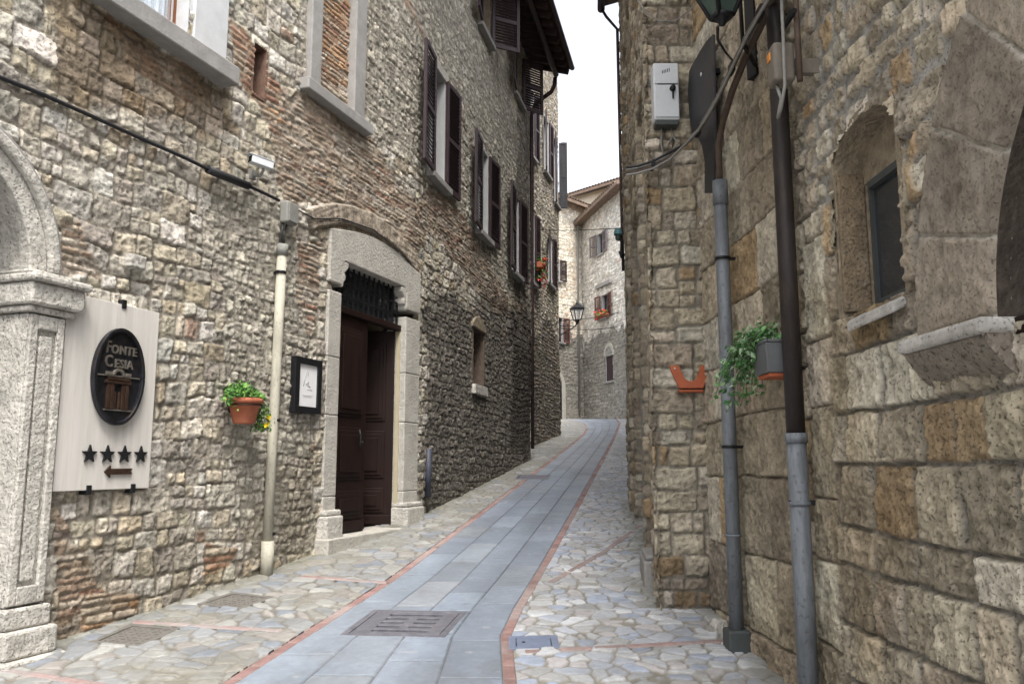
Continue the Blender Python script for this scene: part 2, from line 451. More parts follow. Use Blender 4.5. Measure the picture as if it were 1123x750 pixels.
# ------------------------------------------------------------------ walls: a plan curve, its own (s, z) space, a relief of stones
class Wall:
    """plan polyline; x runs along it (to the right for someone facing it from the street), y into the masonry"""

    def __init__(self, pts, fillet=0.0):
        pts = np.array(pts, float)
        seg = np.hypot(*np.diff(pts, axis=0).T)
        S = np.concatenate([[0], np.cumsum(seg)])
        n = max(50, int(S[-1] / 0.04))
        s = np.linspace(0, S[-1], n)
        P = np.stack([np.interp(s, S, pts[:, 0]), np.interp(s, S, pts[:, 1])], 1)
        if fillet:
            k = max(3, int(fillet / (s[1] - s[0]))) | 1
            w = np.hanning(k + 2)[1:-1]; w /= w.sum()
            h = k // 2
            for c in range(2):
                a = P[:, c]
                ext = np.concatenate([2 * a[0] - a[h:0:-1], a, 2 * a[-1] - a[-2:-h - 2:-1]])
                P[:, c] = np.convolve(ext, w, 'valid')
        self.P = P
        d = np.gradient(P, axis=0)
        d /= np.hypot(d[:, 0], d[:, 1])[:, None]
        self.D = d
        ds = np.hypot(*np.diff(P, axis=0).T)
        self.S = np.concatenate([[0], np.cumsum(ds)])
        self.len = self.S[-1]

    def p(self, s):
        return np.stack([np.interp(s, self.S, self.P[:, 0]), np.interp(s, self.S, self.P[:, 1])], -1)

    def d(self, s):
        q = np.stack([np.interp(s, self.S, self.D[:, 0]), np.interp(s, self.S, self.D[:, 1])], -1)
        return q / np.linalg.norm(q, axis=-1, keepdims=True)

    def hit(self, u, v, off=0.0):
        r = ray(u, v)
        Q = self.P + off * np.stack([self.D[:, 1], -self.D[:, 0]], 1)
        cr = Q[:, 0] * r[1] - Q[:, 1] * r[0]
        for i in range(len(Q) - 1):
            if cr[i] * cr[i + 1] <= 0 and Q[i, 1] > 0.3:
                f = cr[i] / (cr[i] - cr[i + 1] + 1e-12)
                q = Q[i] * (1 - f) + Q[i + 1] * f
                s = self.S[i] * (1 - f) + self.S[i + 1] * f
                t = q[1] / r[1]
                return float(s), float(EYE + r[2] * t)
        # beyond an end: carry the end segment on
        for i, j in ((0, 1), (-1, -2)):
            a, b = Q[i], Q[i] - Q[j]
            den = b[0] * r[1] - b[1] * r[0]
            k = -(a[0] * r[1] - a[1] * r[0]) / den
            if k > 0:
                q = a + b * k
                e = np.linalg.norm(b) * k
                s = -e if i == 0 else self.len + e
                return float(s), float(EYE + r[2] * q[1] / r[1])
        raise ValueError('no hit')

    def frame(self, s, z, off=0.0):
        """location and z rotation of a thing on the wall; off metres out into the street"""
        p, d = self.p(s), self.d(s)
        e = s - min(max(s, 0), self.len)
        p = p + d * e
        return (p[0] + d[1] * off, p[1] - d[0] * off, z), math.atan2(d[1], d[0])

    def world(self, s, z, off=0.0):
        return Vector(self.frame(s, z, off)[0])


def split_layout(rng, W, H, band=(.26, .46), chunk=(.35, .9), hmin=.075, hmax=.2, asp=2.4, pstop=.25):
    """uneven coursed rubble: bands, broken into chunks, broken again until every piece is stone-sized"""
    out = []

    def split(x0, x1, z0, z1, dep=0):
        w, h = x1 - x0, z1 - z0
        a = w / h
        if h > hmax or (h > 2 * hmin and rng.random() > pstop and a < 2.2 and dep < 5):
            t = z0 + h * rng.uniform(.36, .64)
            split(x0, x1, z0, t, dep + 1); split(x0, x1, t, z1, dep + 1)
        elif a > asp or (a > 1.5 and rng.random() > 0.55):
            t = x0 + w * rng.uniform(.32, .68)
            split(x0, t, z0, z1, dep + 1); split(t, x1, z0, z1, dep + 1)
        else:
            out.append((x0, x1, z0, z1))
    z = 0.0
    while z < H:
        bh = rng.uniform(*band)
        x = -rng.uniform(0, .4)
        while x < W:
            bw = rng.uniform(*chunk)
            split(x, x + bw, z, z + bh)
            x += bw
        z += bh
    return np.array(out)


def course_layout(rng, W, H, ch=(.045, .06), ln=(.16, .34)):
    out = []
    z = 0.0
    while z < H:
        h = rng.uniform(*ch)
        x = -rng.uniform(0, .3)
        while x < W:
            w = rng.uniform(*ln)
            out.append((x, x + w, z, z + h))
            x += w
        z += h
    return np.array(out)


PAL_RUBBLE = [((.49, .44, .345), 5), ((.56, .52, .44), 5), ((.43, .40, .345), 4), ((.47, .40, .295), 1.8), ((.37, .335, .285), 1.6), ((.60, .57, .51), 3), ((.35, .26, .20), .2)]
PAL_BRICK = [((.36, .28, .21), 4), ((.41, .335, .26), 4), ((.33, .245, .185), 3), ((.32, .20, .145), 1.3), ((.46, .405, .335), 3), ((.28, .235, .195), 2)]
PAL_REDBRICK = [((.37, .235, .16), 4), ((.42, .26, .155), 3), ((.41, .315, .235), 4), ((.32, .18, .13), 2), ((.48, .41, .33), 2)]
PAL_TUFA = [((.40, .345, .26), 5), ((.45, .40, .31), 4), ((.345, .30, .23), 4), ((.49, .45, .37), 3), ((.37, .275, .17), 1.8), ((.28, .245, .195), 1.5)]
PAL_GREY = [((.42, .39, .33), 4), ((.48, .45, .38), 4), ((.36, .33, .28), 3), ((.52, .48, .40), 2)]


class Layer:
    def __init__(self, rects, W, H, seed, pal, joint=(.007, .016), bev=.03, hgt=(.008, .04), rr=(.15, .5), rough=.008, edge=.012, mortar=(.26, .225, .17), tilt=.06, res=.006):
        rng = np.random.default_rng(seed)
        self.r = rects; n = len(rects)
        self.res = res
        w, h = int(W / res) + 2, int(H / res) + 2
        self.map = np.zeros((w, h), np.int32)
        for i, (a, b, c, d) in enumerate(rects):
            self.map[max(0, int(a / res)):max(0, int(b / res) + 1), max(0, int(c / res)):max(0, int(d / res) + 1)] = i
        cols = np.array([c for c, _ in pal]); pw = np.array([q for _, q in pal], float); pw /= pw.sum()
        self.col = .92 * cols[rng.choice(len(pal), n, p=pw)] * rng.uniform(.80, 1.18, (n, 1)) * rng.uniform(.985, 1.015, (n, 3))
        self.j = rng.uniform(*joint, n)
        self.h = rng.uniform(*hgt, n)
        self.rr = rng.uniform(*rr, n)
        self.tx = rng.normal(0, tilt, n); self.tz = rng.normal(0, tilt, n)
        self.bev, self.rough, self.edge, self.mortar, self.seed = bev, rough, edge, np.array(mortar) * .86, seed

    def eval(self, s, z, sw, zw):
        w, h = self.map.shape
        i = self.map[np.clip((sw / self.res).astype(int), 0, w - 1), np.clip((zw / self.res).astype(int), 0, h - 1)]
        r = self.r[i]
        cx, cz = (r[..., 0] + r[..., 1]) / 2, (r[..., 2] + r[..., 3]) / 2
        hx, hz = (r[..., 1] - r[..., 0]) / 2 - self.j[i] * getattr(self, 'upright', 1.0), (r[..., 3] - r[..., 2]) / 2 - self.j[i]
        dx, dz = sw - cx, zw - cz
        rad = np.maximum(np.minimum(hx, hz), 0.004) * self.rr[i]
        qx, qz = np.abs(dx) - hx + rad, np.abs(dz) - hz + rad
        sdf = np.hypot(np.maximum(qx, 0), np.maximum(qz, 0)) + np.minimum(np.maximum(qx, qz), 0) - rad
        sdf = sdf + self.edge * 1.7 * fbm(s * 12, z * 12, self.seed + 31, 4, .6)
        ins = -sdf
        t = np.clip(ins / self.bev, 0, 1)
        prof = 1 - (1 - t) ** 2.2
        nz = fbm(s * 9 + i * 3.7, z * 9 + i * 1.3, self.seed + 51, 5, .62)
        rg = np.abs(fbm(s * 15 + i * 2.1, z * 17 + i * .7, self.seed + 61, 4, .6))
        hh = self.h[i] * prof + prof * (self.tx[i] * dx + self.tz[i] * dz) + prof * self.rough * (2.2 * nz - 3.2 * (rg - .18))
        mo = fbm(s * 22, z * 22, self.seed + 71, 3)
        inside = smooth(-.003, .005, ins)
        hh = hh * inside + (1 - inside) * (.004 * mo - .004)
        c = self.col[i] * (1 + .34 * nz - .5 * (rg - .2) + .18 * fbm(s * 3 + i, z * 3, self.seed + 91, 3))[..., None]
        mc = self.mortar * (1 + .4 * fbm(s * 5, z * 5, self.seed + 95, 4))[..., None]
        c = c * inside[..., None] + mc * (1 - inside)[..., None]
        return hh, c


def in_poly(s, z, poly):
    res = np.zeros(s.shape, bool)
    n = len(poly)
    for i in range(n):
        x0, y0 = poly[i]; x1, y1 = poly[(i + 1) % n]
        c = ((y0 > z) != (y1 > z)) & (s < (x1 - x0) * (z - y0) / (y1 - y0 + 1e-12) + x0)
        res ^= c
    return res


def poly_dist(s, z, poly):
    """signed distance, positive inside"""
    d = np.full(s.shape, 1e9)
    n = len(poly)
    for i in range(n):
        ax, ay = poly[i]; bx, by = poly[(i + 1) % n]
        ex, ey = bx - ax, by - ay
        t = np.clip(((s - ax) * ex + (z - ay) * ey) / (ex * ex + ey * ey + 1e-12), 0, 1)
        d = np.minimum(d, np.hypot(s - ax - t * ex, z - ay - t * ey))
    return np.where(in_poly(s, z, poly), d, -d)


def grid_mesh(name, X, Y, Z, C, keep, material, parent=None, loc=(0, 0, 0), flip=False):
    ns, nz = X.shape
    idx = np.arange(ns * nz).reshape(ns, nz)
    a, b, c, d = idx[:-1, :-1], idx[1:, :-1], idx[1:, 1:], idx[:-1, 1:]
    q = np.stack([a, d, c, b] if flip else [a, b, c, d], -1)[keep]
    used = np.zeros(ns * nz, bool); used[q.ravel()] = True
    remap = np.cumsum(used) - 1
    q = remap[q]
    co = np.stack([X, Y, Z], -1).reshape(-1, 3)[used] - np.array(loc)
    col = C.reshape(-1, 3)[used]
    nf = len(q)
    me = bpy.data.meshes.new(name)
    me.vertices.add(len(co)); me.vertices.foreach_set('co', co.astype(np.float32).ravel())
    me.loops.add(nf * 4); me.loops.foreach_set('vertex_index', q.astype(np.int32).ravel())
    me.polygons.add(nf)
    me.polygons.foreach_set('loop_start', np.arange(0, nf * 4, 4, dtype=np.int32))
    me.polygons.foreach_set('loop_total', np.full(nf, 4, np.int32))
    me.polygons.foreach_set('use_smooth', np.ones(nf, bool))
    me.update(calc_edges=True)
    at = me.attributes.new('stone_colour', 'FLOAT_COLOR', 'POINT')
    at.data.foreach_set('color', np.concatenate([np.clip(col, .005, .9), np.ones((len(col), 1))], 1).astype(np.float32).ravel())
    me.materials.append(material)
    o = bpy.data.objects.new(name, me)
    COL.objects.link(o)
    o.location = (0, 0, 0) if parent else loc
    if parent:
        o.parent = parent
    return o


def stone_wall(name, wall, s_arr, z_arr, base, zones, material, parent, holes=(), holefn=None, carve=None, stains_and_shade=(), warp=1.0, seed=1, top=None, sink=.2):
    """relief of a wall in its (s, z) space; zones = [(polygon, Layer)], holes = rectangles left open"""
    snap_s = [h[0] for h in holes] + [h[1] for h in holes]
    snap_z = [h[2] for h in holes] + [h[3] for h in holes]

    def snapped(a, sn):
        a = a.copy()
        for q in sn:
            i = int(np.argmin(np.abs(a - q)))
            a[i] = q
        return np.unique(a)
    s_arr = snapped(np.asarray(s_arr), snap_s); z_arr = snapped(np.asarray(z_arr), snap_z)
    s, z = np.meshgrid(s_arr, z_arr, indexing='ij')
    o = parent.location
    sw = s + warp * (.07 * fbm(s * .9, z * .9, seed + 1, 2) + .035 * fbm(s * 4.5, z * 4.5, seed + 2, 2))
    zw = z + warp * (.10 * fbm(s * .7, z * .8, seed + 3, 2) + .034 * fbm(s * 4.0, z * 4.0, seed + 4, 2)) + .3
    h, c = base.eval(s, z, sw, zw)
    for poly, layer, soft in zones:
        dd = poly_dist(s, z, poly) + soft * 2.0 * fbm(s * 3.2, z * 3.2, seed + 9, 3)
        k = smooth(-.012, .012, dd)
        sel = k > 0
        if not sel.any(): continue
        wk = getattr(layer, 'warpk', 1.0)
        h2, c2 = layer.eval(s[sel], z[sel], s[sel] + wk * (sw[sel] - s[sel]), z[sel] + .3 + wk * (zw[sel] - z[sel] - .3))
        kk = k[sel]
        h[sel] = h[sel] * (1 - kk) + h2 * kk
        c[sel] = c[sel] * (1 - kk)[:, None] + c2 * kk[:, None]
    for poly, amt, soft, tint in stains_and_shade:
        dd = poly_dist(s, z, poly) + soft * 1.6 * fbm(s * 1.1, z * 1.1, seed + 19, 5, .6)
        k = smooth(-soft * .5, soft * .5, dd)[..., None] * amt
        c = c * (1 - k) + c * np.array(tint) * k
    h = h + .05 * fbm(s * .5, z * .5, seed + 5, 3) * warp
    if carve is not None: h = carve(s, z, h, c)
    p = wall.p(s_arr); d = wall.d(s_arr)
    X = p[:, 0][:, None] + d[:, 1][:, None] * h
    Y = p[:, 1][:, None] - d[:, 0][:, None] * h
    sc_, zc = (s[:-1, :-1] + s[1:, 1:]) / 2, (z[:-1, :-1] + z[1:, 1:]) / 2
    keep = np.ones(sc_.shape, bool)
    for a, b, e, f in holes:
        keep &= ~((sc_ > a) & (sc_ < b) & (zc > e) & (zc < f))
    if holefn is not None: keep &= ~holefn(sc_, zc)
    keep &= zc > gz(np.interp(sc_, wall.S, wall.P[:, 1])) - sink
    if top is not None: keep &= zc < top(sc_)
    return grid_mesh(name, X, Y, z, c, keep, material, parent, tuple(o))


def spacing(a, b, f):
    out = [a]
    while out[-1] < b:
        out.append(out[-1] + f(out[-1]))
    return np.array(out)


def rel(parent, p):
    return Vector(p) - parent.location

# ------------------------------------------------------------------ plan of the street
LW = Wall([(-5.82, -2), (-1.33, 10.5), (.41, 18.33)], .9)          # long house on the left
LWE = Wall([(.41, 18.33), (-5.4, 19.6)])                            # its far end
B2W = Wall([(-.47, 18.33), (.49, 21.73), (1.47, 25.59)])
B2E = Wall([(1.47, 25.59), (-4.2, 27.0)])
R1W = Wall([(1.555, 6.58), (1.60, 4.8), (1.61, 2.0), (1.66, -2)])                 # house on the right, near
R2F = Wall([(1.105, 6.57), (1.62, 6.57)])                            # pier face towards us
R2S = Wall([(1.73, 12.34), (1.14, 6.535)])                           # the same house along the street
R2E = Wall([(6.0, 12.6), (1.73, 12.34)])
R3W = Wall([(5.45, 37.6), (3.75, 25.0), (2.12, 12.6)])
FAW = Wall([(0.6, 39.43), (4.4, 43.42)])
FBW = Wall([(3.62, 42.97), (5.38, 37.76)])


def interpX(tab):
    ys, xs = [a for a, b in tab], [b for a, b in tab]
    return lambda Y: np.interp(Y, ys, xs)


redL = interpX([(-5, -3.7), (2, -2.3), (5, -1.63), (7.57, -1.07), (13.52, -.02), (18, .79), (25.9, 2.23), (29, 2.62), (33, 2.85), (36, 2.75), (39, 2.3)])
redR = interpX([(-5, 0.05), (2, 0.0), (5, -.01), (5.9, -.04), (6.6, .05), (8.38, .35), (14.08, 1.28), (26, 3.25), (33, 4.3), (39, 4.9)])
_ly = np.concatenate([LW.P[:, 1], [18.34], B2W.P[4:, 1], [25.6, 40, 60]])
_lx = np.concatenate([LW.P[:, 0], [-.46], B2W.P[4:, 0], [1.0, 1.0, 1.0]])
wallL = lambda Y: np.interp(Y, _ly, _lx)
wallR = interpX([(-3, 1.70), (2, 1.61), (6.56, 1.55), (6.57, 1.14), (12.34, 1.73), (12.4, 2.1), (25, 3.75), (37.6, 5.45), (60, 9)])

# ------------------------------------------------------------------ ground, road, pavements
gx = np.concatenate([np.linspace(-80, -8, 8), np.linspace(-6, 12, 10), np.linspace(14, 90, 8)])
gy = np.concatenate([np.linspace(-30, 60, 91), np.linspace(64, 120, 8)])
gm = MB()
vv = [(x, y, float(gz(y)) - .05) for x in gx for y in gy]
ny = len(gy)
gm._add(vv, [(i * ny + j, (i + 1) * ny + j, (i + 1) * ny + j + 1, i * ny + j + 1) for i in range(len(gx) - 1) for j in range(ny - 1)], True)
M_GROUND = mat('grey_mortar_ground', (.25, .24, .225), .95, var=.25, scale=3, bump=.3)
tag(gm.build('ground', M_GROUND), kind='structure')

PLATES = {}                                                        # plan outlines of the iron covers, cut out of the paving


def plate_px(key, *px):
    PLATES[key] = [tuple(ground_at(u, v)[:2]) for u, v in px]


plate_px('drain', (373, 697), (488, 699), (509, 672), (412, 670))
plate_px('fardrain', (564, 526), (600, 526), (604, 521), (569, 521))
plate_px('cover1', (100, 705), (152, 710), (197, 690), (143, 685))
plate_px('cover2', (219, 663), (262, 668), (301, 656), (254, 650))
plate_px('blue', (560, 712), (612, 711), (609, 698), (560, 699))


def covered(x, y):
    k = np.zeros(x.shape, bool)
    for p in PLATES.values(): k |= in_poly(x, y, p)
    return k


class Origin:                                                        # paving meshes are top-level: own origin
    location = Vector((0, 0, 0))


def paving(name, xa, xb, ys, nx, evalf, material):
    t = np.linspace(0, 1, nx)
    T, Y = np.meshgrid(t, ys, indexing='ij')
    a, b = xa(Y), xb(Y)
    X = a + (b - a) * T
    h, c = evalf(T, X, Y)
    Z = gz(Y) + h
    keep = ~covered((X[:-1, :-1] + X[1:, 1:]) / 2, (Y[:-1, :-1] + Y[1:, 1:]) / 2)
    o = grid_mesh(name, X, Y, Z, c, keep, material)
    return tag(o, kind='structure')


PAL_FLAG = np.array([(.42, .415, .40), (.37, .375, .385), (.48, .475, .46), (.30, .325, .37), (.40, .37, .35), (.34, .35, .37), (.33, .32, .30), (.36, .36, .355)])


def voronoi(x, y, seed, cell=(.175, .11)):
    rng = np.random.default_rng(seed)
    T = rng.random((128, 128, 2)); tint = rng.integers(0, len(PAL_FLAG), (128, 128)); val = rng.random((128, 128))
    gx_, gy_ = x / cell[0], y / cell[1]
    ix, iy = np.floor(gx_).astype(int), np.floor(gy_).astype(int)
    f1 = np.full(x.shape, 9.0); f2 = f1.copy(); px1 = np.zeros(x.shape); py1 = px1.copy(); px2 = px1.copy(); py2 = px1.copy()
    k = np.zeros(x.shape, int)
    for dx in (-1, 0, 1, 2, -2):
        for dy in (-1, 0, 1, 2, -2):
            a, b = (ix + dx) & 127, (iy + dy) & 127
            qx = ix + dx + .5 + (T[a, b, 0] - .5) * .95; qy = iy + dy + .5 + (T[a, b, 1] - .5) * .95
            d = np.hypot((qx - gx_) * cell[0] / cell[1], qy - gy_)
            d = np.where(val[a, b] < .27, 9.0, d)
            n1 = d < f1
            n2 = (~n1) & (d < f2)
            f2 = np.where(n1, f1, np.where(n2, d, f2))
            k = np.where(n1, a * 128 + b, k)
            f1 = np.where(n1, d, f1)
    return k, (f2 - f1) * .5 * cell[1], tint.ravel()[k], val.ravel()[k]


def flag_eval(seed, tint=(1, 1, 1), grime=.42, cell=(.175, .11), joint=1.0):
    def f(T, X, Y):
        xw = X + .035 * fbm(X * 5, Y * 5, seed, 3); yw = Y + .035 * fbm(X * 5 + 9, Y * 5, seed + 3, 3)
        k, e, ti, va = voronoi(xw, yw, seed + 5, cell)
        e = e + .010 * fbm(X * 16, Y * 16, seed + 8, 3) - .004 * smooth(-.2, .5, fbm(X * 2.2, Y * 2.2, seed + 9, 2))
        ins = smooth(.004, .011, e)
        h = ins * (.003 + .010 * va) + (1 - ins) * -.004 + .004 * ins * fbm(X * 7 + k * .37, Y * 7, seed + 11, 3)
        c = .68 * PAL_FLAG[ti] * np.array(tint) * (.82 + .32 * va)[..., None] * (1 + .2 * fbm(X * 6, Y * 6, seed + 13, 4))[..., None]
        mo = joint * np.array((.15, .14, .12)) * (1 + .3 * fbm(X * 4, Y * 4, seed + 15, 3))[..., None]
        c = c * ins[..., None] + mo * (1 - ins)[..., None]
        dirt = smooth(.0, .5, fbm(X * 1.6, Y * 1.6, seed + 21, 5, .6) + .15)[..., None] * grime
        wd = np.minimum(np.abs(X - wallL(Y)), np.abs(X - wallR(Y)))
        foot = smooth(.20, .02, wd + .16 * fbm(X * 4, Y * 4, seed + 25, 4))[..., None] * .6
        c = c * (1 - foot) + foot * np.array((.13, .13, .095)) * (1 + .5 * fbm(X * 15, Y * 15, seed + 27, 3))[..., None]
        h = h + foot[..., 0] * (.012 + .012 * fbm(X * 12, Y * 12, seed + 29, 3))
        return h, c * (1 - dirt) + dirt * np.array((.19, .182, .15))
    return f


ysP = spacing(1.5, 39, lambda y: .011 if y < 7.5 else .0016 * y)
tag_pl = paving('pavement', lambda Y: wallL(Y) - .30, lambda Y: redL(Y) - .038, ysP, 150, flag_eval(11, (.88, .89, .88), .58, (.17, .105)), M_FLAG)  # same stone as the right side; the dimmer light here is in the tint
tag_pr = paving('pavement', lambda Y: redR(Y) + .038, lambda Y: wallR(Y) + .30, ysP, 190, flag_eval(47, (1.36, 1.42, 1.53), .26, (.155, .095), 1.45), M_FLAG)  # tint paints in the brighter, bluer light on this side

# the road: slabs in five lengthwise rows
rng = np.random.default_rng(5)
rects = []
RW = 5.0
for cI in range(4):
    y = -1 - rng.uniform(0, .5)
    while y < 42:
        l = rng.uniform(.48, .98)
        rects.append((cI + 0.0, cI + 1.0, y + 1, y + 1 + l))
        y += l
rects = np.array(rects)
ROADL = Layer(rects, 5.0, 44, 3, [((.28, .315, .365), 6), ((.29, .325, .375), 5), ((.265, .295, .34), 3), ((.305, .325, .35), 3), ((.31, .32, .325), 1)],
              joint=(.006, .012), bev=.012, hgt=(.004, .008), rr=(.02, .06), rough=.0008, edge=.0012, mortar=(.13, .135, .145), tilt=.002, res=.004)


def road_eval(T, X, Y):
    w = redR(Y) - redL(Y) - .11
    # slab space: five rows of unit width; measured in metres for joints by scaling
    a = T * 4.0
    i = ROADL.map[np.clip((a / ROADL.res).astype(int), 0, ROADL.map.shape[0] - 1), np.clip(((Y + 1) / ROADL.res).astype(int), 0, ROADL.map.shape[1] - 1)]
    r = ROADL.r[i]
    ex = np.minimum(a - r[..., 0], r[..., 1] - a) * w / 4.0 - .004
    ey = np.minimum(Y + 1 - r[..., 2], r[..., 3] - Y - 1) - .005
    e = np.minimum(ex, ey) + .003 * fbm(X * 25, Y * 25, 77, 2)
    ins = smooth(-.002, .005, e)
    h = ins * (.004 + ROADL.h[i] * .5) - (1 - ins) * .006 + .002 * fbm(X * 4, Y * 4, 71, 3)
    c = (ROADL.col[i] * .6 + np.array((.205, .228, .268)) * .4) * (1 + .16 * fbm(X * 5 + i, Y * 5, 73, 4))[..., None]
    c = c * ins[..., None] + ROADL.mortar * (1 - ins)[..., None]
    mid = (T - .5) * 2
    trk = smooth(.35, .0, np.abs(np.abs(mid) - .5) + .25 * fbm(X * 2, Y * .5, 78, 4))[..., None] * .22
    c = c * (1 - trk * .55)
    blot = smooth(.16, .40, fbm(X * 2.3, Y * 1.4, 76, 6, .6))[..., None] * .32
    c = c * (1 - blot) + blot * np.array((.135, .14, .15))
    gum = smooth(.40, .46, vnoise(X * 11, Y * 11, 74))[..., None] * .35
    c = c * (1 - gum) + gum * np.where(vnoise(X * 3, Y * 3, 75) > 0, .36, .10)[..., None]
    worn = smooth(.0, .5, fbm(X * .8, Y * .5, 79, 4))[..., None] * .3
    return h, c * (1 - worn) + worn * np.array((.26, .275, .295))


ROADL.col *= .84 * np.array((.95, 1.0, 1.06)); ROADL.mortar *= .8
paving('road', lambda Y: redL(Y) + .038, lambda Y: redR(Y) - .038, ysP, 170, road_eval, M_SLAB)


# red porphyry edging, laid in short pieces
def red_eval(T, X, Y):
    k = np.floor(Y / .23).astype(int)
    v = np.random.default_rng(8).random(1024)[k & 1023]
    f = (Y / .23) % 1
    e = np.minimum(np.minimum(f, 1 - f) * .23 - .005, np.minimum(T, 1 - T) * .08 - .003)
    ins = smooth(-.002, .004, e)
    c = np.array((.235, .15, .14)) * (.8 + .5 * v + .3 * fbm(X * 9, Y * 9, 83, 3))[..., None]
    pale = smooth(-.1, .6, fbm(X * 2, Y * 2, 85, 4) + .1)[..., None] * .75
    c = c * (1 - pale) + np.array((.29, .245, .235)) * pale
    c = c * ins[..., None] + np.array((.24, .20, .18)) * (1 - ins)[..., None]
    return ins * .009 - .003 + .002 * v, c


paving('kerb_strip', lambda Y: redL(Y) - .04, lambda Y: redL(Y) + .04, ysP, 14, red_eval, M_REDSTONE)
paving('kerb_strip', lambda Y: redR(Y) - .04, lambda Y: redR(Y) + .04, ysP, 14, red_eval, M_REDSTONE)


def cross_strip(p0, p1, w=.065):
    """a red course across a pavement"""
    a, b = np.array(p0[:2]), np.array(p1[:2])
    L_ = np.hypot(*(b - a)); n = int(L_ / .014); d = (b - a) / L_; q = np.array([-d[1], d[0]])
    t, s = np.meshgrid(np.linspace(-w / 2, w / 2, 12), np.linspace(0, L_, n), indexing='ij')
    X = a[0] + d[0] * s + q[0] * t; Y = a[1] + d[1] * s + q[1] * t
    h, c = red_eval((t / w + .5), X, s)
    k = ~covered((X[:-1, :-1] + X[1:, 1:]) / 2, (Y[:-1, :-1] + Y[1:, 1:]) / 2)
    fd = smooth(-.35, .35, fbm(X * 3, Y * 3, 405, 4))[..., None] * .5 + .15
    c = c * (1 - fd) + fd * np.array((.27, .25, .24))
    tag(grid_mesh('kerb_strip', X, Y, gz(Y) + h + .006, c, k, M_REDSTONE, flip=True), kind='structure')


for a_, b_ in [((146, 683), (308, 693)), ((-60, 726), (130, 756)), ((330, 633), (425, 640)), ((603, 640), (662, 606)), ((662, 606), (702, 577)), ((575, 716), (815, 703))]:
    cross_strip(ground_at(*a_), ground_at(*b_))


# ------------------------------------------------------------------ builders for house parts
def shell(parent, wall, s0, s1, inset, depth, z0, z1, material):
    """the body of a house behind its front"""
    ss = np.linspace(s0, s1, 8)
    f = [wall.world(s, 0, -inset) for s in ss]; r = [wall.world(s, 0, -depth) for s in ss][::-1]
    pts = f + r
    m = MB()
    n = len(pts)
    o = parent.location
    v = [(p.x - o.x, p.y - o.y, z0 - o.z) for p in pts] + [(p.x - o.x, p.y - o.y, z1 - o.z) for p in pts]
    m._add(v, [tuple(range(n - 1, -1, -1)), tuple(range(n, 2 * n))] + [(i, (i + 1) % n, (i + 1) % n + n, i + n) for i in range(n)])
    return m.build('rear_wall', material, parent)


def shutter_leaf(w, h, louvre=True, th=.042):
    m = MB()
    st = .065
    m.box(0, st, -th, 0, 0, h); m.box(w - st, w, -th, 0, 0, h)
    for z in (0, h * .46, h - st): m.box(st, w - st, -th + .002, -.002, z, z + st * 1.15 if z else st * 1.3)
    if louvre:
        n = int(h / .062)
        for k in range(n):
            z = .05 + (h - .1) * (k + .5) / n
            M = Matrix.Translation((0, -th / 2, z)) @ Matrix.Rotation(math.radians(38), 4, 'X')
            m.box(st, w - st, -.021, .021, -.0045, .0045, M)
    else:
        m.box(st, w - st, -th * .75, -th * .3, .05, h - .05)
    return m


def add_shutter(win, x, z, w, h, side, off_deg, material, louvre=True, label=None):
    """side -1 hinges on the left jamb, +1 on the right; off_deg = how far it stands off the wall"""
    m = shutter_leaf(w, h, louvre)
    a = math.radians(off_deg)
    o = m.build('shutter', material, win, bevel=.004, segs=1)
    if side < 0:
        o.location = (x, -.075, z); o.rotation_euler = (0, 0, math.pi + a)
    else:
        # mirrored so that it opens the other way
        for p in o.data.vertices: p.co.y = -p.co.y
        o.data.flip_normals()
        o.location = (x, -.06, z); o.rotation_euler = (0, 0, -a)
    if side < 0:
        for p in o.data.vertices: p.co.y = -p.co.y
        o.data.flip_normals()
    if label: o['label'] = label
    return o


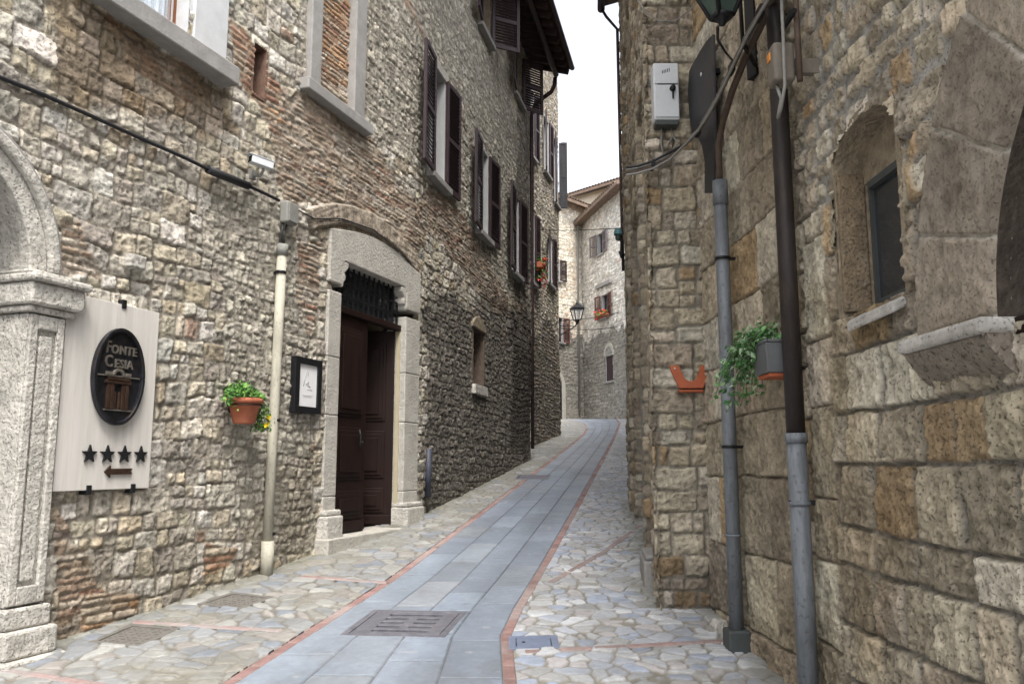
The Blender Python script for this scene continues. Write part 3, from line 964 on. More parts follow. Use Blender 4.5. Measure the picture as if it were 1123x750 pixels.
def window(parent, W, s0, s1, z0, z1, depth=.2, wood=None, reveal=None, sill=True, lintel=False, mull=True, pane=True, curtain=False, sillmat=None, sill_out=.09, face=.0, back=.28):
    w, h = s1 - s0, z1 - z0
    loc, rz = W.frame(s0, z0)
    wood = wood or M_SHUT; reveal = reveal or M_REVEAL
    m = MB()
    m.m = 0
    e = .045
    y0 = -.012 - face
    m.box(-e, 0, y0, depth + back, -e, h + e); m.box(w, w + e, y0, depth + back, -e, h + e)
    m.box(0, w, y0, depth + back, h, h + e); m.box(0, w, y0, depth + back, -e, 0)
    m.m = 1
    f = .05
    m.box(0, f, depth, depth + .05, 0, h); m.box(w - f, w, depth, depth + .05, 0, h)
    m.box(f, w - f, depth + .001, depth + .049, 0, f); m.box(f, w - f, depth + .001, depth + .049, h - f, h)
    if mull:
        m.box(w / 2 - .035, w / 2 + .035, depth - .006, depth + .048, f, h - f)
        m.box(f, w / 2 - .035, depth + .003, depth + .046, h * .62, h * .62 + .03); m.box(w / 2 + .035, w - f, depth + .003, depth + .046, h * .62, h * .62 + .03)
    m.m = 2
    m.box(0, w, depth + back - .012, depth + back, 0, h)
    o = m.build('window', [reveal, wood, M_DARKIN], parent, rel(parent, loc), rz)
    if pane:
        MB().box(f, w - f, depth + .018, depth + .024, f, h - f).build('pane', M_CLEAR if curtain else M_GLASS, o)
    if curtain:
        c = MB()
        n = 60
        pts = [(f + (w - 2 * f) * i / n, depth + .085 + .018 * math.sin(i * .9) + .012 * math.sin(i * 2.3 + 1)) for i in range(n + 1)]
        c._add([(x, y, f) for x, y in pts] + [(x, y, h - f) for x, y in pts], [(i, i + 1, n + 2 + i, n + 1 + i) for i in range(n)], True)
        c.build('curtain', M_CURTAIN, o)
    if sill:
        MB().box(-.10, w + .10, -sill_out, .06, -.085, .004).build('sill', sillmat or M_SILL, o, bevel=.008)
    if lintel:
        MB().box(-.12, w + .12, -.045, .05, h + .001, h + .13).build('lintel', sillmat or M_SILL, o, bevel=.008)
    return o


def leaf_cloud(m, pts, size, rnd, mats=1):
    """small folded leaves; pts = list of (position, outward direction)"""
    for p, d in pts:
        p = Vector(p); d = Vector(d)
        s = size * rnd.uniform(.6, 1.25)
        n = (d + Vector((rnd.uniform(-.7, .7), rnd.uniform(-.7, .7), rnd.uniform(-.3, .9)))).normalized()
        t = n.cross(Vector((rnd.uniform(-1, 1), rnd.uniform(-1, 1), rnd.uniform(-1, 1)))).normalized()
        b = n.cross(t)
        m.m = rnd.randrange(mats)
        q = [p - t * s * .5, p + b * s * .34 + n * s * .10, p + t * s * .55 - n * s * .1, p - b * s * .34 + n * s * .10]
        m._add(q, [(0, 1, 2), (0, 2, 3)])


# ------------------------------------------------------------------ LEFT HOUSE
hl, _ = LW.frame(11.3, 0)
left_house = empty('stone_house', (hl[0], hl[1], float(gz(hl[1]))), 0, 'long rubble stone house along the left of the lane with carved doorway and brown shutters', 'house')
WH, WW = 12.0, 23.0
RUB = Layer(split_layout(np.random.default_rng(1), WW, WH, band=(.28, .5), chunk=(.34, .85), hmin=.10, hmax=.25, asp=2.1, pstop=.5), WW, WH, 101, PAL_RUBBLE, joint=(.005, .015), bev=.011, hgt=(.001, .016), rr=(.06, .28), rough=.0065, edge=.011, mortar=(.29, .262, .215))
RUBS = Layer(split_layout(np.random.default_rng(2), WW, WH, band=(.2, .36), chunk=(.22, .55), hmin=.07, hmax=.17, asp=1.5, pstop=.5), WW, WH, 131, PAL_GREY, joint=(.006, .015), bev=.011, hgt=(.000, .013), rr=(.08, .32), rough=.007, edge=.013, mortar=(.30, .275, .225))
BRK = Layer(course_layout(np.random.default_rng(3), WW, WH), WW, WH, 161, PAL_BRICK, joint=(.003, .007), bev=.009, hgt=(.001, .012), rr=(.1, .35), rough=.006, edge=.008, mortar=(.36, .315, .255), tilt=.04)
BRKR = Layer(course_layout(np.random.default_rng(4), WW, WH, ch=(.05, .065)), WW, WH, 171, PAL_REDBRICK, joint=(.003, .006), bev=.010, hgt=(.004, .018), rr=(.1, .3), rough=.004, edge=.005, mortar=(.42, .36, .28), tilt=.03)


BRK.warpk = BRKR.warpk = .45


def zone(W, *px):
    return [W.hit(u, v) for u, v in px]


door_s0, door_s1 = 11.60, 13.15
wins1 = [(13.97, 14.69, 5.74, 7.42), (16.62, 17.35, 5.64, 7.22), (19.34, 20.00, 5.55, 7.24), (16.60, 17.42, 9.44, 10.60), (19.45, 20.28, 9.46, 10.60)]
W0 = (8.15, 9.07, 5.20, 6.70)
SLIT = (16.42, 17.12, 2.98, 3.92)
BRICKED = (11.03, 11.72, 5.66, 7.3)
PORT_C, PORT_Z, PORT_R = 7.03, 2.95, .72
holes = wins1 + [W0, SLIT, BRICKED, (11.45, 13.45, .3, 4.04), (9.97, 10.15, 5.17, 5.66)]


def portal_hole(s, z):
    return (np.abs(s - PORT_C) < PORT_R + .10) & ((z < PORT_Z) | (np.hypot(s - PORT_C, z - PORT_Z) < PORT_R + .10))


def carve_left(s, z, h, c):
    # relieving arch of upright bricks over the doorway
    rc, zc0 = 12.30, 1.55
    rad = np.hypot(s - rc, z - zc0); an = np.arctan2(s - rc, z - zc0)
    rw = rad + .02 * fbm(s * 4, z * 4, 333, 3)
    ring = (rw > 2.86) & (rw < 3.08) & (np.abs(an) < .47)
    kb = np.floor(an * 2.95 / .062).astype(int); fb_ = (an * 2.95 / .062) % 1
    jo = smooth(.0, .16, np.minimum(fb_, 1 - fb_)) * smooth(0, .02, np.minimum(rw - 2.86, 3.08 - rw))
    tone = np.random.default_rng(77).uniform(.7, 1.2, 512)[kb & 511]
    bc = np.array((.34, .285, .225)) * (tone * (1 + .5 * fbm(s * 14, z * 14, 335, 4)))[..., None]
    bc = bc * jo[..., None] + np.array((.30, .27, .22)) * (1 - jo)[..., None]
    c[ring] = bc[ring]
    h = np.where(ring, .03 + .012 * jo + .008 * fbm(s * 16, z * 16, 337, 3), h)
    st = (s > 8.545) & (s < 8.70) & (z > 3.15) & (z < 3.255)         # one stone left proud
    h = np.where(st, .10 + .01 * fbm(s * 30, z * 30, 5, 3), h)
    c[st] = np.array((.46, .44, .40))
    return h


z_brick = [
    (zone(LW, (327, 92), (402, 142), (470, 250), (455, 292), (415, 258), (362, 247), (318, 222), (296, 170), (300, 120)), BRK, .10),
    (zone(LW, (505, 232), (470, 205), (455, 225), (520, 318), (560, 352), (556, 325)), BRK, .06),
    (zone(LW, (326, 268), (357, 262), (352, 330), (338, 372), (326, 330)), BRK, .08),
    (zone(LW, (252, 20), (275, 42), (305, 95), (312, 132), (292, 128), (262, 88)), BRKR, .05),
    (zone(LW, (62, 560), (62, 700), (110, 690), (112, 652), (85, 600)), BRK, .05),
    (zone(LW, (90, 655), (150, 650), (148, 672), (92, 690)), BRKR, .03),
    (zone(LW, (222, 590), (262, 600), (250, 622), (220, 632)), BRKR, .04),
    (zone(LW, (65, 245), (82, 245), (108, 305), (62, 300)), BRK, .03),
    (zone(LW, (440, 0), (425, -40), (520, 160), (500, 120)), BRK, .03),
    (zone(LW, (120, 25), (230, 88), (240, 130), (130, 75)), BRK, .10),
]
z_small = [
    (zone(LW, (470, 300), (585, 400), (585, 520), (462, 580), (466, 420)), RUBS, .15),
    (zone(LW, (400, -60), (545, 20), (590, 300), (540, 330), (420, 120)), RUBS, .2),
    (zone(LW, (240, 200), (320, 230), (345, 400), (345, 610), (270, 620), (240, 420)), RUBS, .15),
    (zone(LW, (285, -30), (330, -30), (332, 85), (400, 150), (455, 180), (470, 100), (420, -40)), RUBS, .15),
]
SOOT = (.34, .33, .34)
stains_and_shade = [
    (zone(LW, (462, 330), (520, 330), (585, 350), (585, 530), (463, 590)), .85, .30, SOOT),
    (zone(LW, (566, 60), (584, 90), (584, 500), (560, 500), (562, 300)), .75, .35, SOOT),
    (zone(LW, (300, 500), (345, 480), (345, 615), (295, 640)), .55, .25, (.5, .46, .40)),
    (zone(LW, (60, 10), (250, 100), (255, 165), (70, 95)), .85, .22, (.52, .44, .36)),  # water stain below the window, with the sill's shadow painted into the colour
    (zone(LW, (45, 600), (300, 560), (300, 640), (45, 720)), .35, .25, (.55, .5, .42)),
]
sA = spacing(3.2, 21.38, lambda s: .08 if s < 6.9 else .0105 * max(1, (s - 2) / 5.2) if s < 11 else .0185 + .0014 * (s - 11))
zA = np.concatenate([np.arange(.2, 4.6, .0105), np.arange(4.6, 7.6, .014), np.arange(7.6, 10.95, .02)])
stone_wall('wall', LW, sA, zA, RUB, z_small + z_brick, M_RUBBLE, left_house, holes, portal_hole, carve_left, stains_and_shade, seed=21)
sB = np.linspace(-0, 3.2, 40); zB = np.linspace(-1, 10.95, 140)
stone_wall('wall', LW, sB, zB, RUB, [], M_RUBBLE, left_house, seed=22)
stone_wall('end_wall', LWE, np.linspace(0, 5.9, 90), np.linspace(1.0, 12.5, 200), RUBS, [], M_RUBBLE, left_house, seed=23)
shell(left_house, LW, 0.2, LW.len - .1, 1.7, 6.5, -1.0, 10.9, M_SILL)

# shuttered windows
for i, (a, b, c, d) in enumerate(wins1):
    wn_ = window(left_house, LW, a, b, c, d, depth=.24, sill_out=.12, reveal=M_REVEAL if i < 3 else M_BROWNSTONE)
    lw_ = .58
    hh = d - c + .04
    la, ra = [(4, 4), (4, 5), (4, 5), (8, 52), (8, 40)][i]
    add_shutter(wn_, -.015, -.02, lw_, hh, -1, la, M_SHUT)
    add_shutter(wn_, b - a + .015, -.02, lw_, hh, 1, ra, M_SHUT)
    if i == 0:
        MB().box(-.12, b - a + .12, -.03, .03, d - c + .001, d - c + .15).build('lintel', M_DRESSED, wn_, bevel=.008)

# window at the upper left, with curtain
w0 = window(left_house, LW, *W0, depth=.12, wood=M_WINWOOD, reveal=M_PLASTER, sill=False, curtain=True)
m = MB()
for x0, x1 in ((W0[1] - W0[0] + .046, W0[1] - W0[0] + .46), (-.46, -.046)):
    MB().box(x0, x1, -.045, .06, -.02, 1.5).build('surround', M_PLASTER, w0, bevel=.006)
MB().box(-.25, W0[1] - W0[0] + .50, -.17, .08, -.185, -.021).build('sill', M_SILL, w0, bevel=.012)
MB().box(W0[1] - W0[0] - .062, W0[1] - W0[0] - .0505, .108, .119, .05, 1.45).build('sash_bead', M_REVEAL, w0)

# bricked-up window
loc, rz = LW.frame(BRICKED[0], BRICKED[2])
bw = BRICKED[1] - BRICKED[0]
m = MB()
m.box(-.20, 0, -.05, .12, 0, 1.64); m.box(bw, bw + .24, -.05, .12, 0, 1.64)
bwin = m.build('bricked_window', M_SILL, left_house, rel(left_house, loc), rz, bevel=.012)
MB().box(-.30, bw + .36, -.10, .12, -.13, -.001).build('sill', M_SILL, bwin, bevel=.012)
BP = Wall([tuple(LW.world(BRICKED[0], 0, -.06))[:2], tuple(LW.world(BRICKED[1], 0, -.06))[:2]])
br = stone_wall('brick_infill', BP, np.arange(0, BP.len + .01, .0105), np.arange(5.6, 7.3, .0085), BRKR, [], M_RUBBLE, empty('tmp_origin', (0, 0, 0)), seed=31, warp=.5, sink=99)
tmp = br.parent
br.parent = left_house; br.location = -left_house.location
bpy.data.objects.remove(tmp)

# slit window with stone sill and pointed head
sl = window(left_house, LW, SLIT[0], SLIT[1], SLIT[2], SLIT[3], depth=.30, reveal=mat('dark_brick_reveal', (.10, .075, .058), .95, var=.4, scale=16, bump=.4), sill=False, mull=False)
m = MB(); m.prism([(-.08, -.16), (.78, -.16), (.75, .0), (-.05, .0)], -.07, .05)
m.build('sill', M_TRAV, sl, bevel=.012)
m = MB(); m.prism([(-.14, .945), (-.10, 1.02), (.10, 1.14), (.34, 1.19), (.60, 1.13), (.80, 1.02), (.84, .945)], -.035, .04)
m.build('lintel', M_BROWNSTONE, sl, bevel=.015)

# carved doorway
DZ = .93                                                             # top of the step
loc, rz = LW.frame(door_s0, DZ)
loc_door = Vector(loc)
DW = door_s1 - door_s0
DH = 3.91 - DZ
dr, dl = 13.55 - door_s1, door_s0 - 11.35
m = MB()
for x0, x1 in ((-dl, 0), (DW, DW + dr)):
    zc = 0
    for hgt_ in (.42, .85, .62, .72):
        z1 = min(zc + hgt_, DH - .28)
        m.box(x0, x1, -.032, .24, zc + .0, z1 - .003)
        zc = z1
n = 14
topz = lambda x: DH + .30 + .16 * math.sin(math.pi * (x + dl) / (DW + dl + dr)) - .05 * (x + dl) / (DW + dl + dr)
outer = [(-dl + (DW + dl + dr) * i / n, topz(-dl + (DW + dl + dr) * i / n)) for i in range(n + 1)]
inner = [(-dl + (DW + dl + dr) * i / n, DH - .28) for i in range(n + 1)]
cut = [(-dl, DH - .28), (-.0, DH - .28), (0, DH - .06), (.05, DH), (DW - .05, DH), (DW, DH - .06), (DW, DH - .28), (DW + dr, DH - .28)]
m.prism(cut + outer[::-1], -.034, .24)
doorway = m.build('door_frame', M_DRESSED, left_house, rel(left_house, loc), rz, bevel=.012)
# worn consoles in the upper corners
for sx, x in ((1, 0), (-1, DW)):
    p = [(0, -.30), (.035, -.28), (.05, -.23), (.09, -.21), (.10, -.16), (.07, -.13), (.11, -.10), (.16, -.06), (.17, 0), (0, 0)]
    MB().prism([(x + sx * a * .8, DH + b - .005) for a, b in p], -.03, .10).build('console', M_DRESSED, doorway, bevel=.012)
for x0, x1 in ((-dl - .035, .03), (DW - .03, DW + dr + .045)):
    m = MB(); m.box(x0, x1, -.115, .2, -.14, .22); m.box(x0 + .012, x1 - .012, -.095, .2, .221, .28)
    m.build('plinth', M_TRAV, doorway, bevel=.018)
m = MB(); m.box(-dl - .06, DW + dr * .4, -.15, .34, -.30, -.005)
m.build('doorstep', M_DRESSED, doorway, bevel=.015)
m = MB()
m.m = 0
m.box(0, DW, 1.25, 1.27, -.02, DH); m.box(-.02, 0, .30, 1.25, 0, DH); m.box(0, DW, .3, 1.25, DH - .02, DH); m.box(0, DW, .34, 1.25, -.03, -.008)
m.m = 1
m.box(DW, DW + .02, .30, 1.25, 0, DH)
m.m = 1
m.box(DW - .014, DW, .045, .10, 0, DH - .56)
m.build('hall', [M_DARKIN, M_YELLOWWALL], doorway)


def door_leaf(w, h):
    m = MB()
    m.box(0, w, 0, .05, 0, h)
    st = .10
    zs = [(.16, .46), (.58, 1.16), (1.28, h - .14)]
    for z0, z1 in zs:
        m.box(st, w - st, -.014, 0, z0, z1)
        m.box(st + .035, w - st - .035, -.026, -.014, z0 + .035, z1 - .035)
        m.box(st + .085, w - st - .085, -.040, -.026, z0 + .085, z1 - .085)
    m.box(.01, w - .01, -.02, 0, .02, .13)
    return m


lh = DH - .56
d1 = door_leaf(DW / 2, lh).build('door', M_DOOR, doorway, (0, .075, 0), 0, bevel=.006)
k = MB(); k.lathe([(.0, -.05), (.012, -.05), (.014, -.02), (.03, -.015), (.03, 0)], 12, M=Matrix.Translation((DW / 2 - .16, -.02, 1.0)) @ Matrix.Rotation(math.radians(-90), 4, 'X'))
k.tube([(DW / 2 - .22, -.05, 1.14), (DW / 2 - .22, -.065, 1.08), (DW / 2 - .22, -.065, .98), (DW / 2 - .22, -.05, .94)], .011)
k.build('handle', M_IRON, d1)
d2 = door_leaf(DW / 2, lh).build('door', M_DOOR, doorway, (DW - .03, .11, 0), math.radians(180 - 68), bevel=.006)
for p in d2.data.vertices: p.co.y = -p.co.y
d2.data.flip_normals()
MB().box(0, DW, .035, .14, lh + .002, lh + .075).build('transom', M_DOOR, doorway, bevel=.01)
m = MB()
for i in range(13):
    x = DW * (i + .5) / 13
    m.box(x - .009, x + .009, .065, .083, lh + .077, DH - .005)
for z in (lh + .2, lh + .34): m.box(.01, DW - .01, .059, .065, z, z + .018)
m.build('grille', M_IRON, doorway)
m = MB(); m.box(0, DW, .15, .158, lh + .077, DH - .01)
m.build('fanlight_pane', M_GLASS, doorway)

# little slot left in the masonry
loc, rz = LW.frame(9.97, 5.17)
m = MB(); m.m = 0
m.box(-.03, 0, .0, .3, 0, .49); m.box(.18, .21, .0, .3, 0, .49); m.box(0, .18, .0, .3, -.03, 0); m.box(0, .18, .0, .3, .49, .52)
m.m = 1; m.box(0, .18, .28, .3, 0, .49)
m.build('wall_slot', [mat('slot_brick', (.15, .09, .065), .95, var=.4, scale=14, bump=.4), M_DARKIN], left_house, rel(left_house, loc), rz)

# arched portal at the far left
loc, rz = LW.frame(PORT_C, 0)
po = empty('tmp_origin', (0, 0, 0))
bpy.data.objects.remove(po)
zb = float(gz(5.2))
m = MB()
arc = lambda r, n=36: [(r * math.cos(math.pi * i / n), PORT_Z + r * math.sin(math.pi * i / n)) for i in range(n + 1)]
m.band(arc(PORT_R + .13), arc(PORT_R), -.05, .35)
portal = m.build('portal', M_TRAV, left_house, rel(left_house, loc), rz, bevel=.01)
MB().band(arc(PORT_R + .205), arc(PORT_R + .132), -.09, .15).build('arch_moulding', M_TRAV, portal, bevel=.015)
MB().band(arc(PORT_R + .245), arc(PORT_R + .207), -.055, .12).build('arch_moulding', M_SILL, portal, bevel=.01)
for sx in (1, -1):
    X = lambda a: sx * a
    def bx(m, a, b, y0, y1, z0, z1): m.box(min(X(a), X(b)), max(X(a), X(b)), y0, y1, z0, z1)
    m = MB()
    bx(m, PORT_R, .99, -.07, .35, zb + .35, 2.66)
    # raised border and sunk panel
    bx(m, PORT_R + .0, PORT_R + .06, -.10, -.07, zb + .36, 2.655); bx(m, .93, .985, -.10, -.07, zb + .36, 2.655)
    bx(m, PORT_R + .06, .93, -.10, -.07, 2.56, 2.655); bx(m, PORT_R + .06, .93, -.10, -.07, zb + .36, zb + .47)
    bx(m, PORT_R + .085, .905, -.088, -.07, zb + .50, 2.52)
    m.build('pilaster', M_TRAV, portal, bevel=.008)
    m = MB()
    bx(m, PORT_R - .03, 1.05, -.12, .36, 2.665, 2.71); bx(m, PORT_R - .05, 1.09, -.15, .36, 2.711, 2.86); bx(m, PORT_R - .07, 1.12, -.18, .36, 2.861, 2.915); bx(m, PORT_R - .04, 1.02, -.10, .36, 2.916, 2.95)
    m.build('capital', M_TRAV, portal, bevel=.02)
    m = MB()
    bx(m, PORT_R - .02, 1.03, -.12, .36, zb + .215, zb + .345); bx(m, PORT_R - .04, 1.06, -.16, .36, zb + .045, zb + .213); bx(m, PORT_R - .06, 1.10, -.21, .36, zb - .25, zb + .043)
    m.build('plinth', M_TRAV, portal, bevel=.018)
m = MB(); m.box(-PORT_R, PORT_R, .30, .36, zb - .2, PORT_Z)
m.prism([(PORT_R * math.cos(math.pi * i / 20), PORT_Z + .001 + PORT_R * math.sin(math.pi * i / 20)) for i in range(21)], .30, .36)
for i in range(6): m.box(-.68 + i * .23, -.68 + i * .23 + .2, .28, .30, zb + .1, PORT_Z - .1)
m.build('door', M_DOOR, portal, bevel=.005)

# eaves
E0, E1 = 10.5, LW.len + .12
ss = np.linspace(E0, E1, 26)
m = MB()
prof = [(.95, 10.80), (.95, 10.86), (-6.4, 13.0), (-6.4, 12.9)]
vv = []
for s in ss:
    for off, z in prof:
        p = LW.world(s, z, off); vv.append(rel(left_house, p))
np_ = len(prof)
m._add(vv, [(i * np_ + k, i * np_ + (k + 1) % np_, (i + 1) * np_ + (k + 1) % np_, (i + 1) * np_ + k) for i in range(len(ss) - 1) for k in range(np_)] + [tuple(range(np_)), tuple(range(len(vv) - 1, len(vv) - np_ - 1, -1))])
roof = m.build('roof', M_BEAM, left_house)
s = E0 + .1
while s < E1:
    loc, rz = LW.frame(s, 10.80, .93)
    M = Matrix.Rotation(math.radians(16.2), 4, 'X')
    MB().box(-.045, .045, .0, 1.05, -.12, -.004, M).build('rafter', M_BEAM, roof, rel(left_house, loc), rz)
    s += .36
vt = MB()
for s in np.arange(E0, E1, .21):                                     # a row of clay tiles along the edge
    loc, rz = LW.frame(s, 10.875, .99)
    o = rel(left_house, loc)
    M = Matrix.Translation(o) @ Matrix.Rotation(rz, 4, 'Z') @ Matrix.Rotation(math.radians(16.2), 4, 'X')
    pts = [(.1 * math.cos(math.pi * k / 6), .085 * math.sin(math.pi * k / 6)) for k in range(7)]
    vt._add([M @ Vector((a, y, b)) for y in (0, 3.0) for a, b in pts], [(k, k + 1, 8 + k, 7 + k) for k in range(6)], True)
vt.build('roof_tiles', M_TILE, roof)
pts = [rel(left_house, LW.world(s, 10.70, .62)) for s in np.linspace(E0, E1 - .02, 20)]
MB().tube(pts, .065, 12).build('purlin', M_GUTTER, roof)
pts = [rel(left_house, LW.world(s, 10.83, 1.0)) for s in np.linspace(E0, E1, 20)]
MB().tube(pts, .06, 12).build('gutter', M_GUTTER, roof)
q = [LW.world(E1 - .05, 10.62, .60), LW.world(E1 - .02, 10.45, .58), LW.world(E1, 10.3, .5), LW.world(E1 + .02, 10.05, .12), LW.world(E1 + .04, 9.8, .02), LW.world(E1 + .07, 5.0, .0), LW.world(E1 + .07, 2.0, .0)]
MB().tube([rel(left_house, p) for p in q], .05, 10).build('downpipe', M_GUTTER, left_house)

# ------------------------------------------------------------------ SECOND HOUSE ON THE LEFT
hl, _ = B2W.frame(4, 0)
house2 = empty('stone_house', (hl[0], hl[1], float(gz(hl[1]))), 0, 'tall dark stone house set back beyond the overhanging eaves, with red flowers at its window', 'house')
W2H, W2W = 16, 9
RUB2 = Layer(split_layout(np.random.default_rng(8), W2W, W2H, band=(.2, .36), hmin=.06, hmax=.16), W2W, W2H, 201, PAL_RUBBLE, joint=(.006, .013), bev=.025, hgt=(.008, .03), rough=.01, mortar=(.24, .21, .165))
wins2 = [(5.75, 6.45, 6.95, 8.45), (5.35, 6.05, 10.25, 12.0), (3.2, 3.95, 6.5, 8.45), (3.2, 3.95, 10.05, 12.0), (6.85, 7.45, 9.75, 11.9)]
stone_wall('wall', B2W, np.arange(0, B2W.len, .024), np.arange(1.2, 14.6, .022), RUB2, [], M_RUBBLE, house2, wins2, seed=61,
           stains_and_shade=[([(0, 1), (8, 1), (8, 5.5), (0, 5.5)], .8, .5, SOOT), ([(0, 5), (3.6, 5), (3.6, 11), (0, 11)], .7, .5, SOOT), ([(0, 0), (9, 0), (9, 15), (0, 15)], .3, .3, (.75, .7, .66))])
stone_wall('end_wall', B2E, np.linspace(0, B2E.len, 60), np.linspace(1.8, 14.6, 160), RUB2, [], M_RUBBLE, house2, seed=62)
shell(house2, B2W, .1, B2W.len - .1, .7, 5.5, 1.0, 14.5, M_SILL)
fl_parent = None
for i, (a, b, c, d) in enumerate(wins2):
    wn_ = window(house2, B2W, a, b, c, d, depth=.16, sill_out=.12)
    lw_ = (b - a) / 2 + .01
    la, ra = [(12, 8), (10, 8), (10, 6), (10, 6), (8, 86)][i]
    add_shutter(wn_, -.015, -.02, lw_, d - c + .04, -1, la, M_SHUT)
    add_shutter(wn_, b - a + .015, -.02, lw_ if i != 4 else .26, d - c + .04, 1, ra, M_SHUT if i != 4 else M_DARKSHEET, louvre=i != 4)
m = MB()
ss = [-.3, B2W.len + .3]
vv = [rel(house2, B2W.world(s, z, off)) for s in ss for off, z in ((.35, 14.5), (.35, 14.62), (-5.6, 16.6), (-5.6, 16.5))]
m._add(vv, [(0, 4, 5, 1), (1, 5, 6, 2), (2, 6, 7, 3), (3, 7, 4, 0), (0, 1, 2, 3), (7, 6, 5, 4)])
m.build('roof', M_TILE, house2)

# ------------------------------------------------------------------ RIGHT HOUSE, NEAR
hl, _ = R1W.frame(2.5, 0)
right_house = empty('stone_house', (hl[0], hl[1], float(gz(hl[1]))), 0, 'near stone house on the right of big pitted blocks with a small arched niche window', 'house')
H1, W1_ = 8, 10
ASH = Layer(course_layout(np.random.default_rng(16), W1_, H1, ch=(.17, .32), ln=(.19, .42)), W1_, H1, 301, PAL_TUFA, joint=(.006, .010), bev=.008, hgt=(.014, .030), rr=(.05, .15), rough=.0085, edge=.0035, mortar=(.235, .222, .195), tilt=.03, res=.004)
ASHF = Layer(split_layout(np.random.default_rng(13), W1_, H1, band=(.36, .5), chunk=(.5, .95), hmin=.25, hmax=.55, asp=2.2, pstop=.8), W1_, H1, 331, PAL_TUFA, joint=(.003, .006), bev=.012, hgt=(.012, .02), rr=(.04, .12), rough=.007, edge=.005, mortar=(.17, .15, .12), tilt=.015, res=.004)
RUBR = Layer(split_layout(np.random.default_rng(14), W1_, H1, band=(.2, .36), chunk=(.3, .6), hmin=.1, hmax=.22, asp=1.9, pstop=.5), W1_, H1, 361, PAL_TUFA, joint=(.010, .022), bev=.014, hgt=(.008, .024), rr=(.2, .5), rough=.009, edge=.012, mortar=(.34, .33, .305), res=.004)
ASH.upright = 1.7
ASH.col *= np.random.default_rng(44).uniform(.82, 1.14, (len(ASH.col), 1))
# tall quoin strip beside the dark pipe
qr = []
z = 0.0
rq = np.random.default_rng(15)
while z < H1:
    h_ = rq.uniform(.3, .62); qr.append((1.2, 3.6, z, z + h_)); z += h_
QUO = Layer(np.array(qr), W1_, H1, 391, [((.40, .355, .275), 3), ((.44, .40, .32), 2), ((.36, .31, .23), 2)], joint=(.002, .004), bev=.012, hgt=(.020, .026), rr=(.02, .05), rough=.006, edge=.004, tilt=.01, mortar=(.24, .21, .17), res=.004)
_a, _b = R1W.hit(919, 235), R1W.hit(991, 235)
NI = (_a[0], _b[0], R1W.hit(991, 322)[1], R1W.hit(917, 190)[1])                                         # the niche
NIC, NIR = (NI[0] + NI[1]) / 2, (NI[1] - NI[0]) / 2


def niche_hole(s, z):
    return (np.abs(s - NIC) < NIR) & (z > NI[2]) & (z < NI[3] + .156 * np.sqrt(np.clip(1 - ((s - NIC) / NIR) ** 2, 0, 1)))


_a, _b = R1W.hit(1018, 375), R1W.hit(1104, 348)
AZ = (_a[1] + _b[1]) / 2
AR = .985; AC = _b[0] + AR; ARO = AC - _a[0]                              # the arched opening


def arch_hole(s, z):
    d = np.hypot(s - AC, z - AZ)
    return (z > AZ - .02) & (d < AR + .25)


zR = [
    ([(-.2, -.5), (1.98, -.5), (1.98, 8), (-.2, 8)], ASHF, .04),
    ([(2.36, 2.95), (2.7, 3.0), (2.75, 3.25), (3.4, 3.25), (3.5, 2.8), (4.4, 3.3), (4.4, 8), (2.2, 8), (2.2, 3.4)], RUBR, .05),
    ([(R1W.hit(887, 500)[0], -.5), (R1W.hit(911, 500)[0], -.5), (R1W.hit(909, 300)[0], 3.0), (R1W.hit(885, 300)[0], 3.0)], QUO, .0),
]
sR = np.concatenate([np.arange(0, 4.5, .0085), np.arange(4.5, R1W.len, .08)])
zRr = np.concatenate([np.arange(.1, 3.7, .0085), np.arange(3.7, 7.2, .013)])
stone_wall('wall', R1W, sR, zRr, ASH, zR, M_TUFA, right_house, [], lambda s, z: niche_hole(s, z) | arch_hole(s, z), None,
           [([(0, 0), (4.6, 0), (4.6, .85), (0, .9)], .5, .25, (.62, .6, .57)), ([(.9, .3), (2.2, .3), (2.2, 7), (1.3, 7)], .3, .3, (.66, .59, .52)), ([(2.3, 2.6), (2.7, 2.4), (2.75, 1.6), (3.1, 1.5), (2.9, .9), (2.5, 1.2)], .4, .2, (.75, .66, .52)), ([(3.9, .2), (5, .2), (5, 2.1), (4.1, 2.1)], .4, .2, (.6, .57, .54))], warp=.45, seed=71)
shell(right_house, R1W, .1, R1W.len - .1, .75, 5.0, -1, 7.1, M_SILL)
m = MB()
vv = [rel(right_house, R1W.world(s, z, off)) for s in (-.02, R1W.len + .3) for off, z in ((.55, 7.15), (.55, 7.28), (-5.2, 9.0), (-5.2, 8.9))]
m._add(vv, [(0, 4, 5, 1), (1, 5, 6, 2), (2, 6, 7, 3), (3, 7, 4, 0), (0, 1, 2, 3), (7, 6, 5, 4)])
m.build('roof', M_TILE, right_house)

# niche window
M_JAMB = mat('ochre_jamb_stone', (.19, .145, .095), .92, var=.45, scale=16, bump=.5, bscale=60, bdist=.012, spot=(.30, .26, .20), spot_amt=.5, pit=.5, pscale=80)
loc, rz = R1W.frame(NIC, NI[2])
n = 24
arcn = lambda r, t: [(-r, 0)] + [(-r * math.cos(math.pi * i / n), NI[3] - NI[2] + t * math.sin(math.pi * i / n)) for i in range(n + 1)] + [(r, 0)]
m = MB()
inn = arcn(NIR - .004, .152); out_ = arcn(NIR + .03, .19)
m.m = 0
m.band(out_, inn, -.012, .30)
m.m = 1
bx0 = -NIR + .045
m.box(bx0, bx0 + .03, .135, .17, .05, .66); m.box(NIR - .075, NIR - .045, .135, .17, .05, .66); m.box(bx0 + .03, NIR - .075, .12, .17, .625, .66); m.box(bx0 + .03, NIR - .075, .12, .17, .05, .075)
m.m = 0
